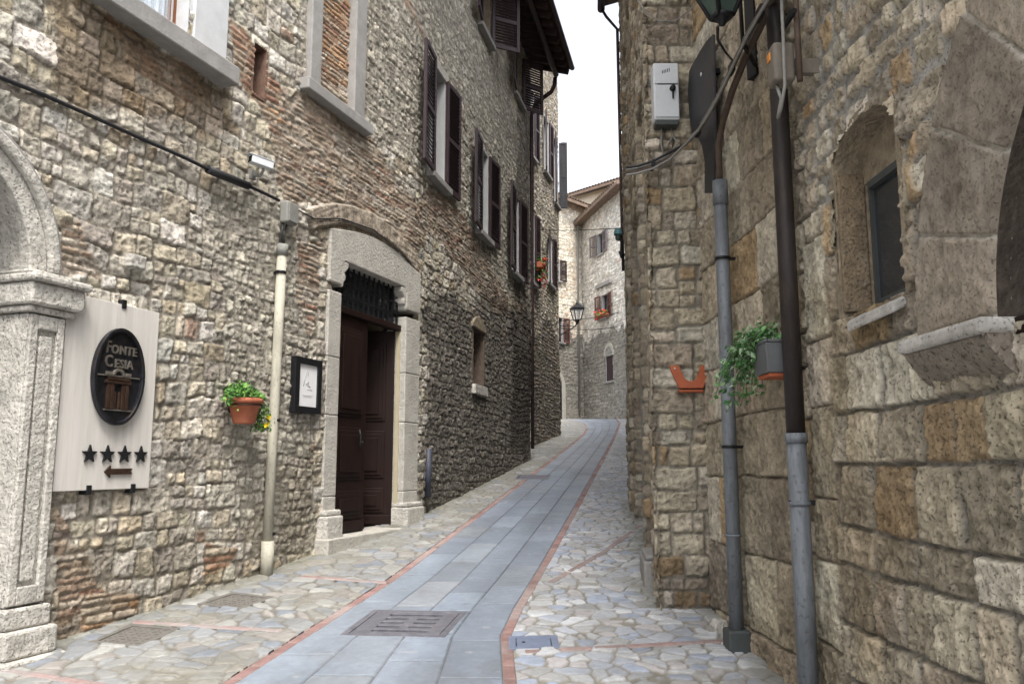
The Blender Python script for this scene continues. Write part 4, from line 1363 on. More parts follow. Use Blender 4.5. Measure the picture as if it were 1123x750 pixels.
m.box(-NIR, bx0 - .001, .13, .2, 0, .66); m.box(NIR - .044, NIR, .13, .2, 0, .66)
m.prism([(-NIR, .661)] + [(-NIR * math.cos(math.pi * i / n), NI[3] - NI[2] + .152 * math.sin(math.pi * i / n)) for i in range(n + 1)] + [(NIR, .661)], .125, .2)
m.m = 2
m.box(-NIR, NIR, .29, .30, 0, .85)
nich = m.build('niche_window', [M_BROWNSTONE, M_GREYDARK, M_DARKIN], right_house, rel(right_house, loc), rz)
MB().box(bx0 + .03, NIR - .075, .15, .156, .075, .625).build('pane', M_GLASS, nich)
MB().box(-NIR - .0, -NIR + .03, -.004, .128, .03, NI[3] - NI[2] - .012).build('jamb_stone', M_JAMB, nich, bevel=.008)
m = MB()
p = [(-NIR + .20, -.075, -.05), (NIR - .03, -.06, -.035), (NIR - .003, .13, .055), (-NIR + .16, .13, .055)]
m._add(p + [(a, b, c - .05) for a, b, c in p], [(0, 1, 2, 3), (7, 6, 5, 4), (0, 4, 5, 1), (1, 5, 6, 2), (2, 6, 7, 3), (3, 7, 4, 0)])
m.build('sill', M_CORBEL, nich, bevel=.012)

# arch with its springer stone
M_DARKSTONE = mat('dark_brown_stone', (.062, .050, .040), .9, var=.45, scale=14, bump=.5, bscale=40, bdist=.012, spot=(.12, .10, .08), spot_amt=.4)  # arch soffit, a darker brown than the voussoirs
loc, rz = R1W.frame(AC, AZ)
arch = MB().band([(-(AR + .2) * math.cos(math.pi * k / 48), (AR + .2) * math.sin(math.pi * k / 48) + .003) for k in range(49)], [(-AR * math.cos(math.pi * k / 48), AR * math.sin(math.pi * k / 48) + .003) for k in range(49)], -.02, .55).build('arch', M_DARKSTONE, right_house, rel(right_house, loc), rz)
th, rr_ = np.meshgrid(np.linspace(0, math.pi, 420), np.linspace(AR, ARO, 70), indexing='ij')
edges = np.radians([0, 15.5, 31, 47, 64, 82, 100, 118, 135, 150, 165, 180])
vi = np.clip(np.searchsorted(edges, th, 'right') - 1, 0, 10)
thw = th + .012 * fbm(th * 6, rr_ * 6, 911, 3) / rr_
ed = np.minimum(np.abs(thw - edges[vi]), np.abs(edges[vi + 1] - thw)) * rr_
jn = smooth(.004, .010, ed + .003 * fbm(th * 30, rr_ * 30, 921, 2))
sA3, zA3 = AC - rr_ * np.cos(th), AZ + rr_ * np.sin(th) + .003
nzA = fbm(sA3 * 8 + vi * 3.1, zA3 * 8, 931, 5, .62); rgA = np.abs(fbm(sA3 * 14, zA3 * 14, 941, 4, .6))
hA = .046 + .006 * np.random.default_rng(4).random(11)[vi] + jn * (.007 * nzA - .009 * (rgA - .15)) - (1 - jn) * .016
hA = np.where((rr_ < AR + .004), -.02, hA)
hA = hA - .05 * smooth(.02, .0, ARO - rr_)
palA = np.array([(.24, .205, .16), (.29, .25, .20), (.215, .185, .15), (.27, .24, .20)])
cA = palA[np.random.default_rng(6).integers(0, 4, 11)][vi] * (1 + .28 * nzA - .4 * (rgA - .2))[..., None]
lich = smooth(.12, .5, fbm(sA3 * 3.5, zA3 * 3.5, 951, 6, .65))[..., None] * .22
cA = cA * (1 - lich) + np.array((.44, .41, .35)) * lich
cA = cA * jn[..., None] + np.array((.44, .42, .375)) * (1 - jn)[..., None]
pA, dA = R1W.p(sA3), R1W.d(sA3)
tmp_par = grid_mesh('voussoirs', pA[..., 0] + dA[..., 1] * hA, pA[..., 1] - dA[..., 0] * hA, zA3, cA, np.ones((419, 69), bool), M_VOUS, None, tuple(Vector(loc)))
tmp_par.parent = arch
tmp_par.location = (0, 0, 0); tmp_par.rotation_euler = (0, 0, -rz)
m = MB()
m.prism([(-ARO - .01, -.055), (-ARO + .0, .0), (-AR + .05, 0), (-AR + .05, -.055)], -.115, .5)
m.build('springer', M_CORBEL, arch, bevel=.018, segs=3)
# its hollow underside
m = MB()
k = 8
pr = [(-.10 + .13 * (j / k) ** 1.0, -.056 - .13 * math.sin(math.pi / 2 * j / k)) for j in range(k + 1)]
vv = []
for x in (-ARO + .03, -AR + .04):
    for y, z in pr: vv.append((x, y, z))
    vv.append((x, .1, -.19)); vv.append((x, .1, -.056))
q = len(pr) + 2
m._add(vv, [(j, q + j, q + (j + 1) % q, (j + 1) % q) for j in range(q)] + [tuple(range(q))[::-1], tuple(range(q, 2 * q))])
m.build('corbel', mat('grey_brown_corbel_stone', (.20, .175, .145), .92, var=.45, scale=12, bump=.6, bscale=34, bdist=.02, spot=(.10, .085, .07), spot_amt=.6, pit=.5, pscale=60), arch, bevel=.006)
m = MB()
m.box(-AR - .1, AR + .1, .38, .45, -.02, AR + .1)
for i in range(9): m.box(-AR + i * .215, -AR + i * .215 + .2, .355, .38, .0, AR)
m.box(-AR - .05, AR + .05, .0, .40, -.06, -.004)
m.build('boarding', M_DOOR, arch, bevel=.004)

# ------------------------------------------------------------------ RIGHT HOUSE, BEYOND (its pier faces us)
pier_house = empty('stone_house', (1.3, 9.0, float(gz(9.0))), 0, 'tall narrow brown stone house on the right whose end pier faces down the lane', 'house')
H2, WP = 12, 9
PIER = Layer(split_layout(np.random.default_rng(25), WP, H2, band=(.24, .38), chunk=(.26, .56), hmin=.11, hmax=.22, asp=2.6, pstop=.55), WP, H2, 401, PAL_TUFA, joint=(.006, .013), bev=.013, hgt=(.008, .028), rr=(.10, .32), rough=.009, edge=.008, mortar=(.235, .215, .175), tilt=.04)
stone_wall('wall', R2F, np.arange(-.0, R2F.len + .005, .010), np.arange(.3, 9.3, .0105), PIER, [], M_TUFA, pier_house, [], None, None,
           [([(-.1, .3), (.5, .3), (.5, .95), (-.1, .95)], .6, .08, (.55, .54, .56)), ([(-.1, 3.6), (.5, 3.6), (.5, 9), (-.1, 9)], .3, .3, (.8, .74, .7))], warp=.5, seed=81)


def side_carve(s, z, h, c):
    # upright recesses that break the flank: s runs from the far end towards us
    r1 = (s > 1.0) & (s < 3.2) & (z < 7.5)
    r2 = (s > 4.05) & (s < 5.15) & (z < 5.2)
    h = np.where(r2, h - .09, h)
    r3 = (s > R2S.hit(692.5, 400)[0]) & (s < R2S.hit(703, 400)[0]) & (z < R2S.hit(697, 195)[1])
    h = np.where(r1, h - .05, h)
    return np.where(r3, h - .16, h)


stone_wall('flank_wall', R2S, np.arange(0, R2S.len + .02, .022), np.arange(.4, 9.3, .018), PIER, [], M_TUFA, pier_house, [], None, side_carve,
           [([(0, 0), (7, 0), (7, 10), (0, 10)], .45, .5, (.62, .6, .6))], warp=.6, seed=82)
stone_wall('end_wall', R2E, np.linspace(0, R2E.len, 80), np.linspace(.8, 9.3, 160), PIER, [], M_TUFA, pier_house, seed=83)
m = MB()
o = pier_house.location
pl = [(1.24, 6.66), (1.83, 12.2), (6.0, 12.5), (6.0, 6.66)]
m._add([(x - o.x, y - o.y, z - o.z) for z in (0, 9.25) for x, y in pl], [(0, 1, 2, 3), (7, 6, 5, 4), (0, 4, 5, 1), (1, 5, 6, 2), (2, 6, 7, 3), (3, 7, 4, 0)])
m.build('rear_wall', M_SILL, pier_house)
m = MB()
pl = [(.88, 6.45), (1.47, 12.5), (6.2, 12.8), (6.2, 6.45)]
zz = [9.02, 9.02, 10.6, 10.6]
m._add([(x - o.x, y - o.y, z - o.z) for (x, y), z in zip(pl, zz)] + [(x - o.x, y - o.y, z + .12 - o.z) for (x, y), z in zip(pl, zz)], [(0, 1, 2, 3), (7, 6, 5, 4), (0, 4, 5, 1), (1, 5, 6, 2), (2, 6, 7, 3), (3, 7, 4, 0)])
rf2 = m.build('roof', M_TILE, pier_house)
MB().tube([(.86 - o.x, 6.4 - o.y, 9.0 - o.z), (1.45 - o.x, 12.52 - o.y, 8.98 - o.z)], .06, 10).build('gutter', M_GUTTER, rf2)
MB().tube([(1.45 - o.x, 12.45 - o.y, 8.95 - o.z), (1.52 - o.x, 12.42 - o.y, 8.8 - o.z), (1.685 - o.x, 12.36 - o.y, 8.55 - o.z), (1.70 - o.x, 12.36 - o.y, 5.0 - o.z), (1.705 - o.x, 12.36 - o.y, 4.6 - o.z)], .024, 10).build('downpipe', M_GUTTER, pier_house)
m = MB()
loc, rz = R2S.frame(R2S.len - .95, float(gz(7.6)))
m.box(-.42, .28, -.09, .06, -.2, .20); m.box(-.40, .26, -.075, .06, .201, .25)
m.build('kerb_block', M_SILL, pier_house, rel(pier_house, loc), rz, bevel=.02)

# ------------------------------------------------------------------ FAR HOUSES
def far_roof(parent, W, s0, s1, z0, z1, over, depth, th=.16, rise=.35):
    m = MB()
    vv = [rel(parent, W.world(s, z0 + (z1 - z0) * t + dz, off)) for s, t in ((s0, 0), (s1, 1)) for off, dz in ((over, 0), (over, th), (-depth, th + depth * rise), (-depth, depth * rise))]
    m._add(vv, [(0, 4, 5, 1), (1, 5, 6, 2), (2, 6, 7, 3), (3, 7, 4, 0), (0, 1, 2, 3), (7, 6, 5, 4)])
    rf = m.build('roof', M_TILE, parent)
    t = MB()
    L_ = s1 - s0
    for k in range(int(L_ / .22)):
        s = s0 + .11 + k * .22
        zz_ = z0 + (z1 - z0) * (s - s0) / L_
        pts = [(.1 * math.cos(math.pi * j / 6), .09 * math.sin(math.pi * j / 6)) for j in range(7)]
        a = [rel(parent, W.world(s + x, zz_ + th + y, over + .03)) for x, y in pts]
        b = [rel(parent, W.world(s + x, zz_ + th + y + (depth * .6 + over) * rise * .98, -depth * .6)) for x, y in pts]
        t._add(a + b, [(j, j + 1, 8 + j, 7 + j) for j in range(6)], True)
    t.build('roof_tiles', M_TILE, rf)
    return rf


houseA = empty('stone_house', (2.5, 41.4, float(gz(41.4))), 0, 'pale cream house closing the lane, grey downpipe down its front', 'house')
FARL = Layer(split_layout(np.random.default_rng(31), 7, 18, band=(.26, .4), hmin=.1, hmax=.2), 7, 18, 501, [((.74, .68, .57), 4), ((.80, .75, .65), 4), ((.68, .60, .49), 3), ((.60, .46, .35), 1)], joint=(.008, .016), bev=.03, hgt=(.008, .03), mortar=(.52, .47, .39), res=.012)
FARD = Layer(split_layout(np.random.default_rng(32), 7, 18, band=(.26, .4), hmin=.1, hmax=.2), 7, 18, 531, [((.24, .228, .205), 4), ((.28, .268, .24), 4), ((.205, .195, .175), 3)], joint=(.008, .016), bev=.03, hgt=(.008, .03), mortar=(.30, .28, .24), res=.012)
offA = FAW.hit(613, 300)[0] - .56                                     # shift from the measuring line to this wall
fa = lambda u, v: FAW.hit(u, v)
a0, a1 = fa(612.5, 287), fa(619.5, 308)
winsA = [(fa(606, 300)[0], fa(613.5, 300)[0], fa(615, 309)[1], fa(615, 286)[1]), (fa(610, 360)[0], fa(617, 360)[0], fa(617, 376)[1], fa(617, 349)[1]), (fa(637, 320)[0], fa(646.5, 320)[0], fa(641, 335)[1], fa(641, 301)[1])]
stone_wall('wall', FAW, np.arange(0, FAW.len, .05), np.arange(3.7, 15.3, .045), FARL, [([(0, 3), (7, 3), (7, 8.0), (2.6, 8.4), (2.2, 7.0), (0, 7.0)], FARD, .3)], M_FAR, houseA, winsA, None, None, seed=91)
shell(houseA, FAW, .1, FAW.len - .05, .8, 6, 3.5, 15.2, M_PALEPLASTER)
for i, (a, b, c, d) in enumerate(winsA):
    wn_ = window(houseA, FAW, a, b, c, d, depth=.12, sill_out=.15)
    if i == 0: add_shutter(wn_, b - a + .02, 0, .42, d - c, 1, 12, M_SHUT)
    if i == 1:
        add_shutter(wn_, b - a + .02, 0, .42, d - c, 1, 10, M_SHUTRED); add_shutter(wn_, -.02, 0, .42, d - c, -1, 10, M_SHUTRED)
    if i == 2:
        mm = MB()
        for k in range(6): mm.box(.02 + (b - a - .04) * k / 6, .02 + (b - a - .04) * (k + .93) / 6, .03, .07, .03, d - c - .03)
        mm.build('shutter', M_WHITEDOOR, wn_)
loc, rz = FAW.frame(fa(615, 440)[0] - .55, float(gz(41)))
m = MB()
am = lambda r: [(r, 0)] + [(r * math.cos(math.pi * i / 14), 1.6 + r * math.sin(math.pi * i / 14)) for i in range(15)] + [(-r, 0)]
m.m = 0; m.band(am(.86), am(.62), -.07, .05)
m.m = 1; m.prism(am(.62), -.02, .03)
m.build('door', [M_DRESSED, M_DARKIN], houseA, rel(houseA, loc), rz, bevel=.01)
p0 = fa(634, 238); sA_ = fa(632.5, 300)[0]
MB().tube([rel(houseA, FAW.world(sA_ + .55, 14.95, .5)), rel(houseA, FAW.world(sA_ + .3, 14.7, .35)), rel(houseA, FAW.world(sA_, 14.3, .08)), rel(houseA, FAW.world(sA_, 4.2, .08))], .06, 8).build('downpipe', M_CABLEG, houseA)
far_roof(houseA, FAW, -.3, FAW.len + .2, 15.05, 15.0, .55, 5)

houseB = empty('stone_house', (4.6, 40, float(gz(40))), 0, 'grey stone house at the end of the lane with rising eaves and red window flowers', 'house')
fb = lambda u, v: FBW.hit(u, v)
def rectB(u0, u1, v0, v1):
    um = (u0 + u1) / 2
    return (fb(u0, v1)[0], fb(u1, v1)[0], fb(um, v1)[1], fb(um, v0)[1])
winsB = [rectB(656, 661.5, 256, 279), rectB(660.5, 667.5, 323, 349), rectB(665, 673, 390, 418)]
FARB = Layer(split_layout(np.random.default_rng(33), 7, 18, band=(.26, .4), hmin=.1, hmax=.2), 7, 18, 561, [((.66, .63, .575), 4), ((.72, .69, .635), 4), ((.58, .545, .49), 3), ((.52, .45, .37), 1)], joint=(.008, .016), bev=.03, hgt=(.008, .03), mortar=(.46, .45, .42), res=.012)
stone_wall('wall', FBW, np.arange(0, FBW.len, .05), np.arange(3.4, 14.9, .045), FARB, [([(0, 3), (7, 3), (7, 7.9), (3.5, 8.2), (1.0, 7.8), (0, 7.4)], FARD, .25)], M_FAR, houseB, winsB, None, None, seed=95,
           top=lambda s: 14.15 + .10 * s)
shell(houseB, FBW, .05, FBW.len - .05, .8, 5, 3.4, 14.0, M_PALEPLASTER)
for i, (a, b, c, d) in enumerate(winsB):
    if i < 2:
        wn_ = window(houseB, FBW, a, b, c, d, depth=.14, sill_out=.2 if i else .1)
        w_ = .5 if i else .62
        add_shutter(wn_, -.02, 0, w_, d - c, -1, 8, M_SHUTGREY if i == 0 else M_SHUTRED)
        add_shutter(wn_, b - a + .02, 0, w_, d - c, 1, 8, M_SHUTGREY if i == 0 else M_SHUTRED)
        if i == 1:
            MB().box(-.5, b - a + .45, -.14, .05, d - c + .42, d - c + .62).build('lintel', M_SILL, wn_, bevel=.02)
            winB1 = (a, b, c)
    else:
        wn_ = window(houseB, FBW, a, b, c, d, depth=.14, sill_out=.12)
        mm = MB()
        for k in range(8): mm.box(.01 + (b - a - .02) * k / 8, .01 + (b - a - .02) * (k + .9) / 8, .02, .06, .02, d - c - .02)
        mm.build('shutter', M_SHUT, wn_)
        r = (b - a) / 2
        mm = MB(); mm.prism([(r - (r + .0) * math.cos(math.pi * k / 12), d - c + .002 + r * 1.1 * math.sin(math.pi * k / 12)) for k in range(13)], -.03, .06)
        mm.build('blind_arch', M_SILL, wn_)
        ao = [(r - (r + .16) * math.cos(math.pi * k / 12), d - c + (r * 1.1 + .18) * math.sin(math.pi * k / 12)) for k in range(13)]
        ai = [(r - (r + .005) * math.cos(math.pi * k / 12), d - c + (r * 1.1 + .005) * math.sin(math.pi * k / 12)) for k in range(13)]
        mm = MB(); mm.band(ao, ai, -.055, .05); mm.build('arch_band', M_DRESSED, wn_)
far_roof(houseB, FBW, -.35, FBW.len + .3, 13.95, 14.62, .6, 4, rise=.28)
MB().tube([rel(houseB, FBW.world(.12, z, .1)) for z in (13.8, 11, 4.2)], .05, 8).build('downpipe', M_GUTTER, houseB)

# roofs that rise behind it
houseC = empty('stone_house', (6.5, 46.5, float(gz(46))), 0, 'roof and upper wall of a taller house rising behind the end houses', 'house')
CW = Wall([(3.6, 47.5), (9.0, 42.0)])
m = MB()
vv = [rel(houseC, CW.world(s, z, off)) for s in (0, CW.len) for off, z in ((0, 4.4), (0, 17.3), (-5, 17.3), (-5, 4.4))]
m._add(vv, [(0, 4, 5, 1), (1, 5, 6, 2), (2, 6, 7, 3), (3, 7, 4, 0), (0, 1, 2, 3), (7, 6, 5, 4)])
m.build('wall', M_PALEPLASTER, houseC)
far_roof(houseC, CW, -.3, CW.len + .3, 17.2, 17.25, .5, 5)

houseD = empty('stone_house', (4.2, 25, float(gz(25))), 0, 'dark stone house hidden behind the right corner where the lane bends', 'house')
stone_wall('wall', R3W, np.arange(0, R3W.len, .09), np.arange(.8, 11.5, .07), FARD, [], M_FAR, houseD, seed=97)
shell(houseD, R3W, .1, R3W.len - .1, .5, 5, .8, 11.4, M_SILL)
far_roof(houseD, R3W, 0, R3W.len, 11.4, 11.4, .1, 5)

# ------------------------------------------------------------------ THINGS ON THE LEFT WALL
def on(W, u, v, off=0.0):
    s, z = W.hit(u, v, off)
    return W.frame(s, z, off)


def on_pts(W, px, off):
    return [W.world(*W.hit(u, v, off), off) for u, v in px]


def thing(name, loc, rz, label, cat, group=None):
    return empty(name, loc, rz, label, cat, group)


# hotel board
sA1, zA1 = LW.hit(78, 321, .06); sB1, zB1 = LW.hit(167, 537, .06)
SW, SH = .86, 1.345
loc, rz = LW.frame(LW.hit(53, 538, .06)[0] + .015, LW.hit(110, 537, .06)[1], .035)
sign = thing('sign_board', loc, rz, 'white painted board with dark oval plaque, four black stars and an arrow', 'sign')
m = MB(); m.m = 0; m.box(0.012, SW, -.035, 0, 0, SH)
m.m = 1; m.box(0, .011, -.033, 0, 0, SH)
m.build('board', [M_BOARD, M_BOARDEDGE], sign, bevel=.004)
ox, oz, ow, oh = SW * .545, SH * .60, .228, .345
def ell(a, b, n=56): return [(ox + a * math.cos(2 * math.pi * i / n), oz + b * math.sin(2 * math.pi * i / n)) for i in range(n)]
m = MB(); m.prism(ell(ow, oh), -.055, -.036)
plaque = m.build('plaque', M_BRONZE, sign, bevel=.003)
m = MB(); e1 = ell(ow + .008, oh + .008); e2 = ell(ow - .018, oh - .018)
m.band(e1 + e1[:1], e2 + e2[:1], -.085, -.050); m.build('plaque_rim', M_BRONZE, plaque, bevel=.005)


def word(body, x, z, size, depth=.012, sx=1.0):
    v, f = text_mesh(body, size, depth, .0015)
    mm = MB(); mm._add([(x + a * sx, b - .059, z + c) for a, b, c in v], f)
    return mm


mm = word('F', ox - .105, oz + .165, .125, sx=.8)
w2 = word('ONTE', ox + .042, oz + .165, .088, sx=.95); mm._add(w2.v, w2.f)
w2 = word('C', ox - .095, oz + .065, .12, sx=.85); mm._add(w2.v, w2.f)
w2 = word('ESIA', ox + .045, oz + .065, .088, sx=.95); mm._add(w2.v, w2.f)
mm.build('lettering', M_BRONZEHI, plaque)
m = MB()                                                             # small relief: a temple-like well house
m.m = 0
m.box(ox - .205, ox + .205, -.066, -.05, oz - .004, oz + .006)
m.box(ox - .165, ox + .165, -.066, -.05, oz - .248, oz - .238)
m.m = 1
for x in (-.10, -.065, .035, .07): m.box(ox + x, ox + x + .028, -.072, -.05, oz - .236, oz - .055)
m.box(ox - .115, ox + .115, -.076, -.05, oz - .054, oz - .03); m.box(ox - .10, ox + .10, -.080, -.05, oz - .029, oz - .012)
for x in (-.02, .018): m.box(ox + x - .008, ox + x + .008, -.066, -.05, oz - .236, oz - .11)
m.m = 0
m.band([(ox + .055 * math.cos(math.pi * i / 14), oz + .008 + .05 * math.sin(math.pi * i / 14)) for i in range(15)], [(ox + .034 * math.cos(math.pi * i / 14), oz + .008 + .03 * math.sin(math.pi * i / 14)) for i in range(15)], -.072, -.05)
m.box(ox - .115, ox - .065, -.07, -.05, oz + .007, oz + .03); m.box(ox + .065, ox + .115, -.07, -.05, oz + .007, oz + .03)
m.build('relief', [M_BRONZEHI, M_RUST], plaque, bevel=.002)
for i, x in enumerate((.285, .445, .605, .765)):
    x *= SW / .86 * .98
    pts = [(x + (.066 if k % 2 == 0 else .027) * math.sin(math.pi * k / 5), .195 + .053 + (.066 if k % 2 == 0 else .027) * math.cos(math.pi * k / 5)) for k in range(10)]
    MB().prism(pts, -.052, -.036).build('star', M_IRON, sign)
MB().prism([(.42, .127), (.47, .170), (.47, .148), (.675, .148), (.655, .127), (.675, .106), (.47, .106), (.47, .084)], -.050, -.036).build('arrow', M_RUST, sign)
for x, z0, z1 in ((.30, -.03, .035), (.70, -.03, .035), (.50, SH - .03, SH + .035)):
    MB().box(x - .02, x + .02, -.045, .03, z0, z1).build('bracket', M_IRON, sign, bevel=.003)

# security camera
loc, rz = on(LW, 276, 192, .05)
camr = thing('security_camera', loc, rz, 'small white security camera on a wall bracket above the black cable', 'camera')
m = MB()
m.box(-.04, .04, -.035, 0.01, -.06, .06)
m.tube([(0, -.03, -.01), (0, -.12, -.03), (0, -.17, .05)], .018, 8); m.build('bracket', M_BOXGREY, camr, bevel=.003)
M = Matrix.Translation((-.03, -.19, .10)) @ Matrix.Rotation(math.radians(-28), 4, 'Z') @ Matrix.Rotation(math.radians(6), 4, 'Y')
m = MB(); m.box(-.17, .10, -.05, .05, -.04, .045, M); m.box(-.21, .11, -.058, .058, .046, .056, M)
m.build('casing', M_GREYBOX, camr, bevel=.008)
m = MB(); m.box(-.176, -.169, -.040, .040, -.032, .036, M); m.build('lens', M_DARKIN, camr)
camr.scale = (.78, .78, .78)

# black cable with its thicker sleeve, and the thin line that runs on over the doorway
c = on_pts(LW, [(-40, 70), (0, 85), (45, 103), (95, 125), (150, 150), (200, 172), (237, 190), (270, 203), (292, 213), (306, 220)], .045)
cb = thing('wall_cable', c[4], 0, 'black cable sagging along the left wall below the curtained window', 'cable')
m = MB(); m.tube([p - cb.location for p in c], .016, 8); m.build('cable', M_CABLEB, cb)
c2 = on_pts(LW, [(228, 186), (250, 195), (272, 204)], .05)
MB().tube([p - cb.location for p in c2], .036, 12).build('sleeve', M_CABLEB, cb)
c = on_pts(LW, [(318, 226), (345, 240), (375, 240), (410, 252), (440, 277), (462, 305)], .05)
t = MB().tube([p - c[0] for p in c], .007, 6).build('wall_cable', M_CABLEB, None, c[0])
tag(t, 'thin dark wire running from the grey wall box over the doorway', 'cable')
loc, rz = on(LW, 312, 235, .02)
jb = thing('junction_box', loc, rz, 'weathered grey junction box above the cream pipe', 'junction box')
m = MB(); m.box(-.09, .09, -.10, 0, -.11, .11); m.build('casing', M_BOXGREY, jb, bevel=.02, segs=3)
MB().box(-.075, .075, -.112, -.10, -.095, .095).build('lid', M_BOXGREY, jb, bevel=.006)
m = MB(); m.tube([(-.06, -.03, -.11), (-.09, -.04, -.2), (-.07, -.05, -.36)], .012, 6); m.tube([(.0, -.03, -.11), (-.05, -.04, -.22), (-.06, -.05, -.36)], .009, 6)
m.build('cable_tail', M_CABLEB, jb)

# cream pipe
top = LW.hit(306, 268, .07); bot = LW.hit(297.5, 624, .07)
sp = (top[0] + bot[0]) / 2
loc, rz = LW.frame(sp, float(gz(LW.frame(sp, 0)[0][1])), .07)
H_ = top[1] - loc[2]
cp = thing('wall_pipe', loc, rz, 'cream painted pipe standing between the flower pot and the framed notice', 'pipe')
MB().tube([(-.03, 0, .30), (-.02, 0, 1.2), (.0, 0, 2.2), (0.01, 0, H_)], .047, 16).build('upper_length', M_PIPECREAM, cp)
MB().tube([(-.03, -.004, -.02), (-.03, -.004, .30)], .058, 16).build('lower_sleeve', M_PIPECREAM, cp)
MB().tube([(0.01, 0, H_ - .10), (0.01, 0, H_ + .01)], .056, 16).build('collar', M_BOXGREY, cp)
for z in (H_ - .28, H_ * .45, .35):
    m = MB(); m.tube([(0.0, 0, z), (0.0, 0, z + .025)], .053, 16); m.box(-.01, .01, .03, .10, z, z + .025); m.build('clamp', M_IRON, cp)

# terracotta pot
loc, rz = on(LW, 268, 452, .17)
pot = thing('flower_pot', loc, rz, 'terracotta pot of bright green foliage with yellow flowers hung on the left wall', 'flower pot')
m = MB(); m.lathe([(.0, -.10), (.085, -.10), (.092, -.09), (.135, .075), (.155, .078), (.157, .118), (.140, .12), (.132, .08), (.0, .075)], 28)
m.build('pot', M_TERRA, pot)
MB().lathe([(0, .085), (.136, .085)], 20).build('soil', M_SOIL, pot)
m = MB(); n = 24
m.tube([(.142 * math.cos(2 * math.pi * i / n), .142 * math.sin(2 * math.pi * i / n), .06) for i in range(n + 1)], .006, 6, cap=False)
m.box(-.012, .012, .13, .19, .0, .07); m.build('holder', M_IRON, pot)
rl = random.Random(3)
pts = []
for i in range(620):
    a = rl.uniform(0, 2 * math.pi); r = .20 * math.sqrt(rl.random()); x, y = r * math.cos(a), r * math.sin(a) * .75
    z = .11 + .12 * (1 - (r / .22) ** 2) * rl.uniform(.3, 1.1) + (.06 if x < -.02 else 0) * rl.random()
    pts.append(((x, y, z), (x, y, .12)))
for i in range(420):
    a = rl.uniform(0, 1)
    pts.append(((.15 + .08 * rl.gauss(0, .55) + .05 * a, -.03 + .06 * rl.gauss(0, .7), .10 - .26 * a), (.5, -.6, .2)))
for i in range(60):
    pts.append(((-.17 + .04 * rl.gauss(0, 1), rl.gauss(0, .03), .11 + rl.gauss(0, .035)), (-.5, -.4, .4)))
m = MB(); leaf_cloud(m, pts, .036, rl, 2)
m.build('foliage', [M_LEAFA, M_LEAFD], pot)
m = MB()
for x, y, z in ((.19, -.10, -.03), (.265, -.06, -.035), (.245, -.07, -.075), (.23, -.09, -.02), (.13, -.12, -.11), (.215, -.08, -.10)):
    for k in range(6):
        a = math.pi * k / 3
        p = Vector((x, y, z)); t = Vector((math.cos(a), -.35, math.sin(a)))
        b = t.cross(Vector((0, 1, 0))).normalized()
        m._add([p, p + t * .016 + b * .009, p + t * .024, p + t * .016 - b * .009], [(0, 1, 2, 3)])
m.build('blossom', M_YELLOW, pot)

# framed notice
loc, rz = on(LW, 336, 423, .065)
nt_ = thing('framed_notice', loc, rz, 'white notice in a black frame beside the carved doorway', 'notice')
w_, h_ = .235, .275
m = MB(); m.box(-w_, w_, -.03, .03, h_ - .065, h_); m.box(-w_, w_, -.03, .03, -h_, -h_ + .065); m.box(-w_, -w_ + .08, -.03, .03, -h_ + .065, h_ - .065); m.box(w_ - .07, w_, -.03, .03, -h_ + .065, h_ - .065)
m.build('frame', M_IRON, nt_, bevel=.003)
m = MB(); m.box(-w_ + .08, w_ - .07, -.012, .028, -h_ + .065, h_ - .065); m.build('paper', M_PAPER, nt_)
m = MB()
m.tube([(-.07, -.0125, -.01), (-.04, -.0125, .09), (-.01, -.0125, .15), (.01, -.0125, .12), (.0, -.0125, .10)], .0035, 5)
m.tube([(-.03, -.0125, .01), (.02, -.0125, .04), (.0, -.0125, .0), (.05, -.0125, -.01)], .004, 5)
m.box(.0, .085, -.0135, -.0121, -.045, -.037); m.box(-.08, .10, -.0135, -.0121, -.10, -.097); m.box(-.06, .08, -.0135, -.0121, -.115, -.112)
m.build('drawing', M_INK, nt_)

# short blue-grey pipe beyond the doorway
b0 = LW.hit(469, 545, .05); t0 = LW.hit(469, 492, .05)
p0, p1 = LW.world(b0[0], b0[1], .05), LW.world(b0[0], t0[1], .05)
o = MB().tube([Vector((0, 0, 0)), p1 - p0], .045, 12).build('wall_pipe', mat('blue_grey_pipe', (.045, .05, .07), .55, var=.3), None, p0)
tag(o, 'short blue grey pipe stub low on the wall past the doorway', 'pipe')
for (u, v), w_ in (((466, 385), 0),):
    pass

# ------------------------------------------------------------------ THINGS ON THE RIGHT
# dark rainwater pipe, its lower length galvanised
OFFD = .10
s_, z_ = R1W.hit(873, 478, OFFD)
loc, rz = R1W.frame(s_, float(gz(R1W.frame(s_, 0)[0][1])), OFFD)
dp = thing('rain_pipe', loc, rz, 'thick rain pipe, brown black above and grey galvanised below, beside the arched niche window', 'pipe')
zj = z_ - loc[2]
MB().tube([(0, 0, zj), (-.004, 0, 2.4), (-.01, 0, 6.6)], .049, 18).build('upper_length', M_PIPEBROWN, dp)
MB().tube([(0, 0, -.02), (0.003, 0, .7), (0, 0, zj + .01)], .051, 18).build('lower_length', M_PIPEGREY, dp)
for z in (zj - .035, zj - .36):
    MB().tube([(0, 0, z), (0, 0, z + (.05 if z > zj - .1 else .02))], .058, 18).build('collar', M_PIPEGREY, dp)
for z in (zj - .345, 3.55, 5.2):
    m = MB(); m.tube([(-.005, 0, z - .012), (-.005, 0, z + .012)], .054, 16); m.box(-.012, .008, .05, .11, z - .012, z + .012); m.build('clamp', M_IRON, dp)

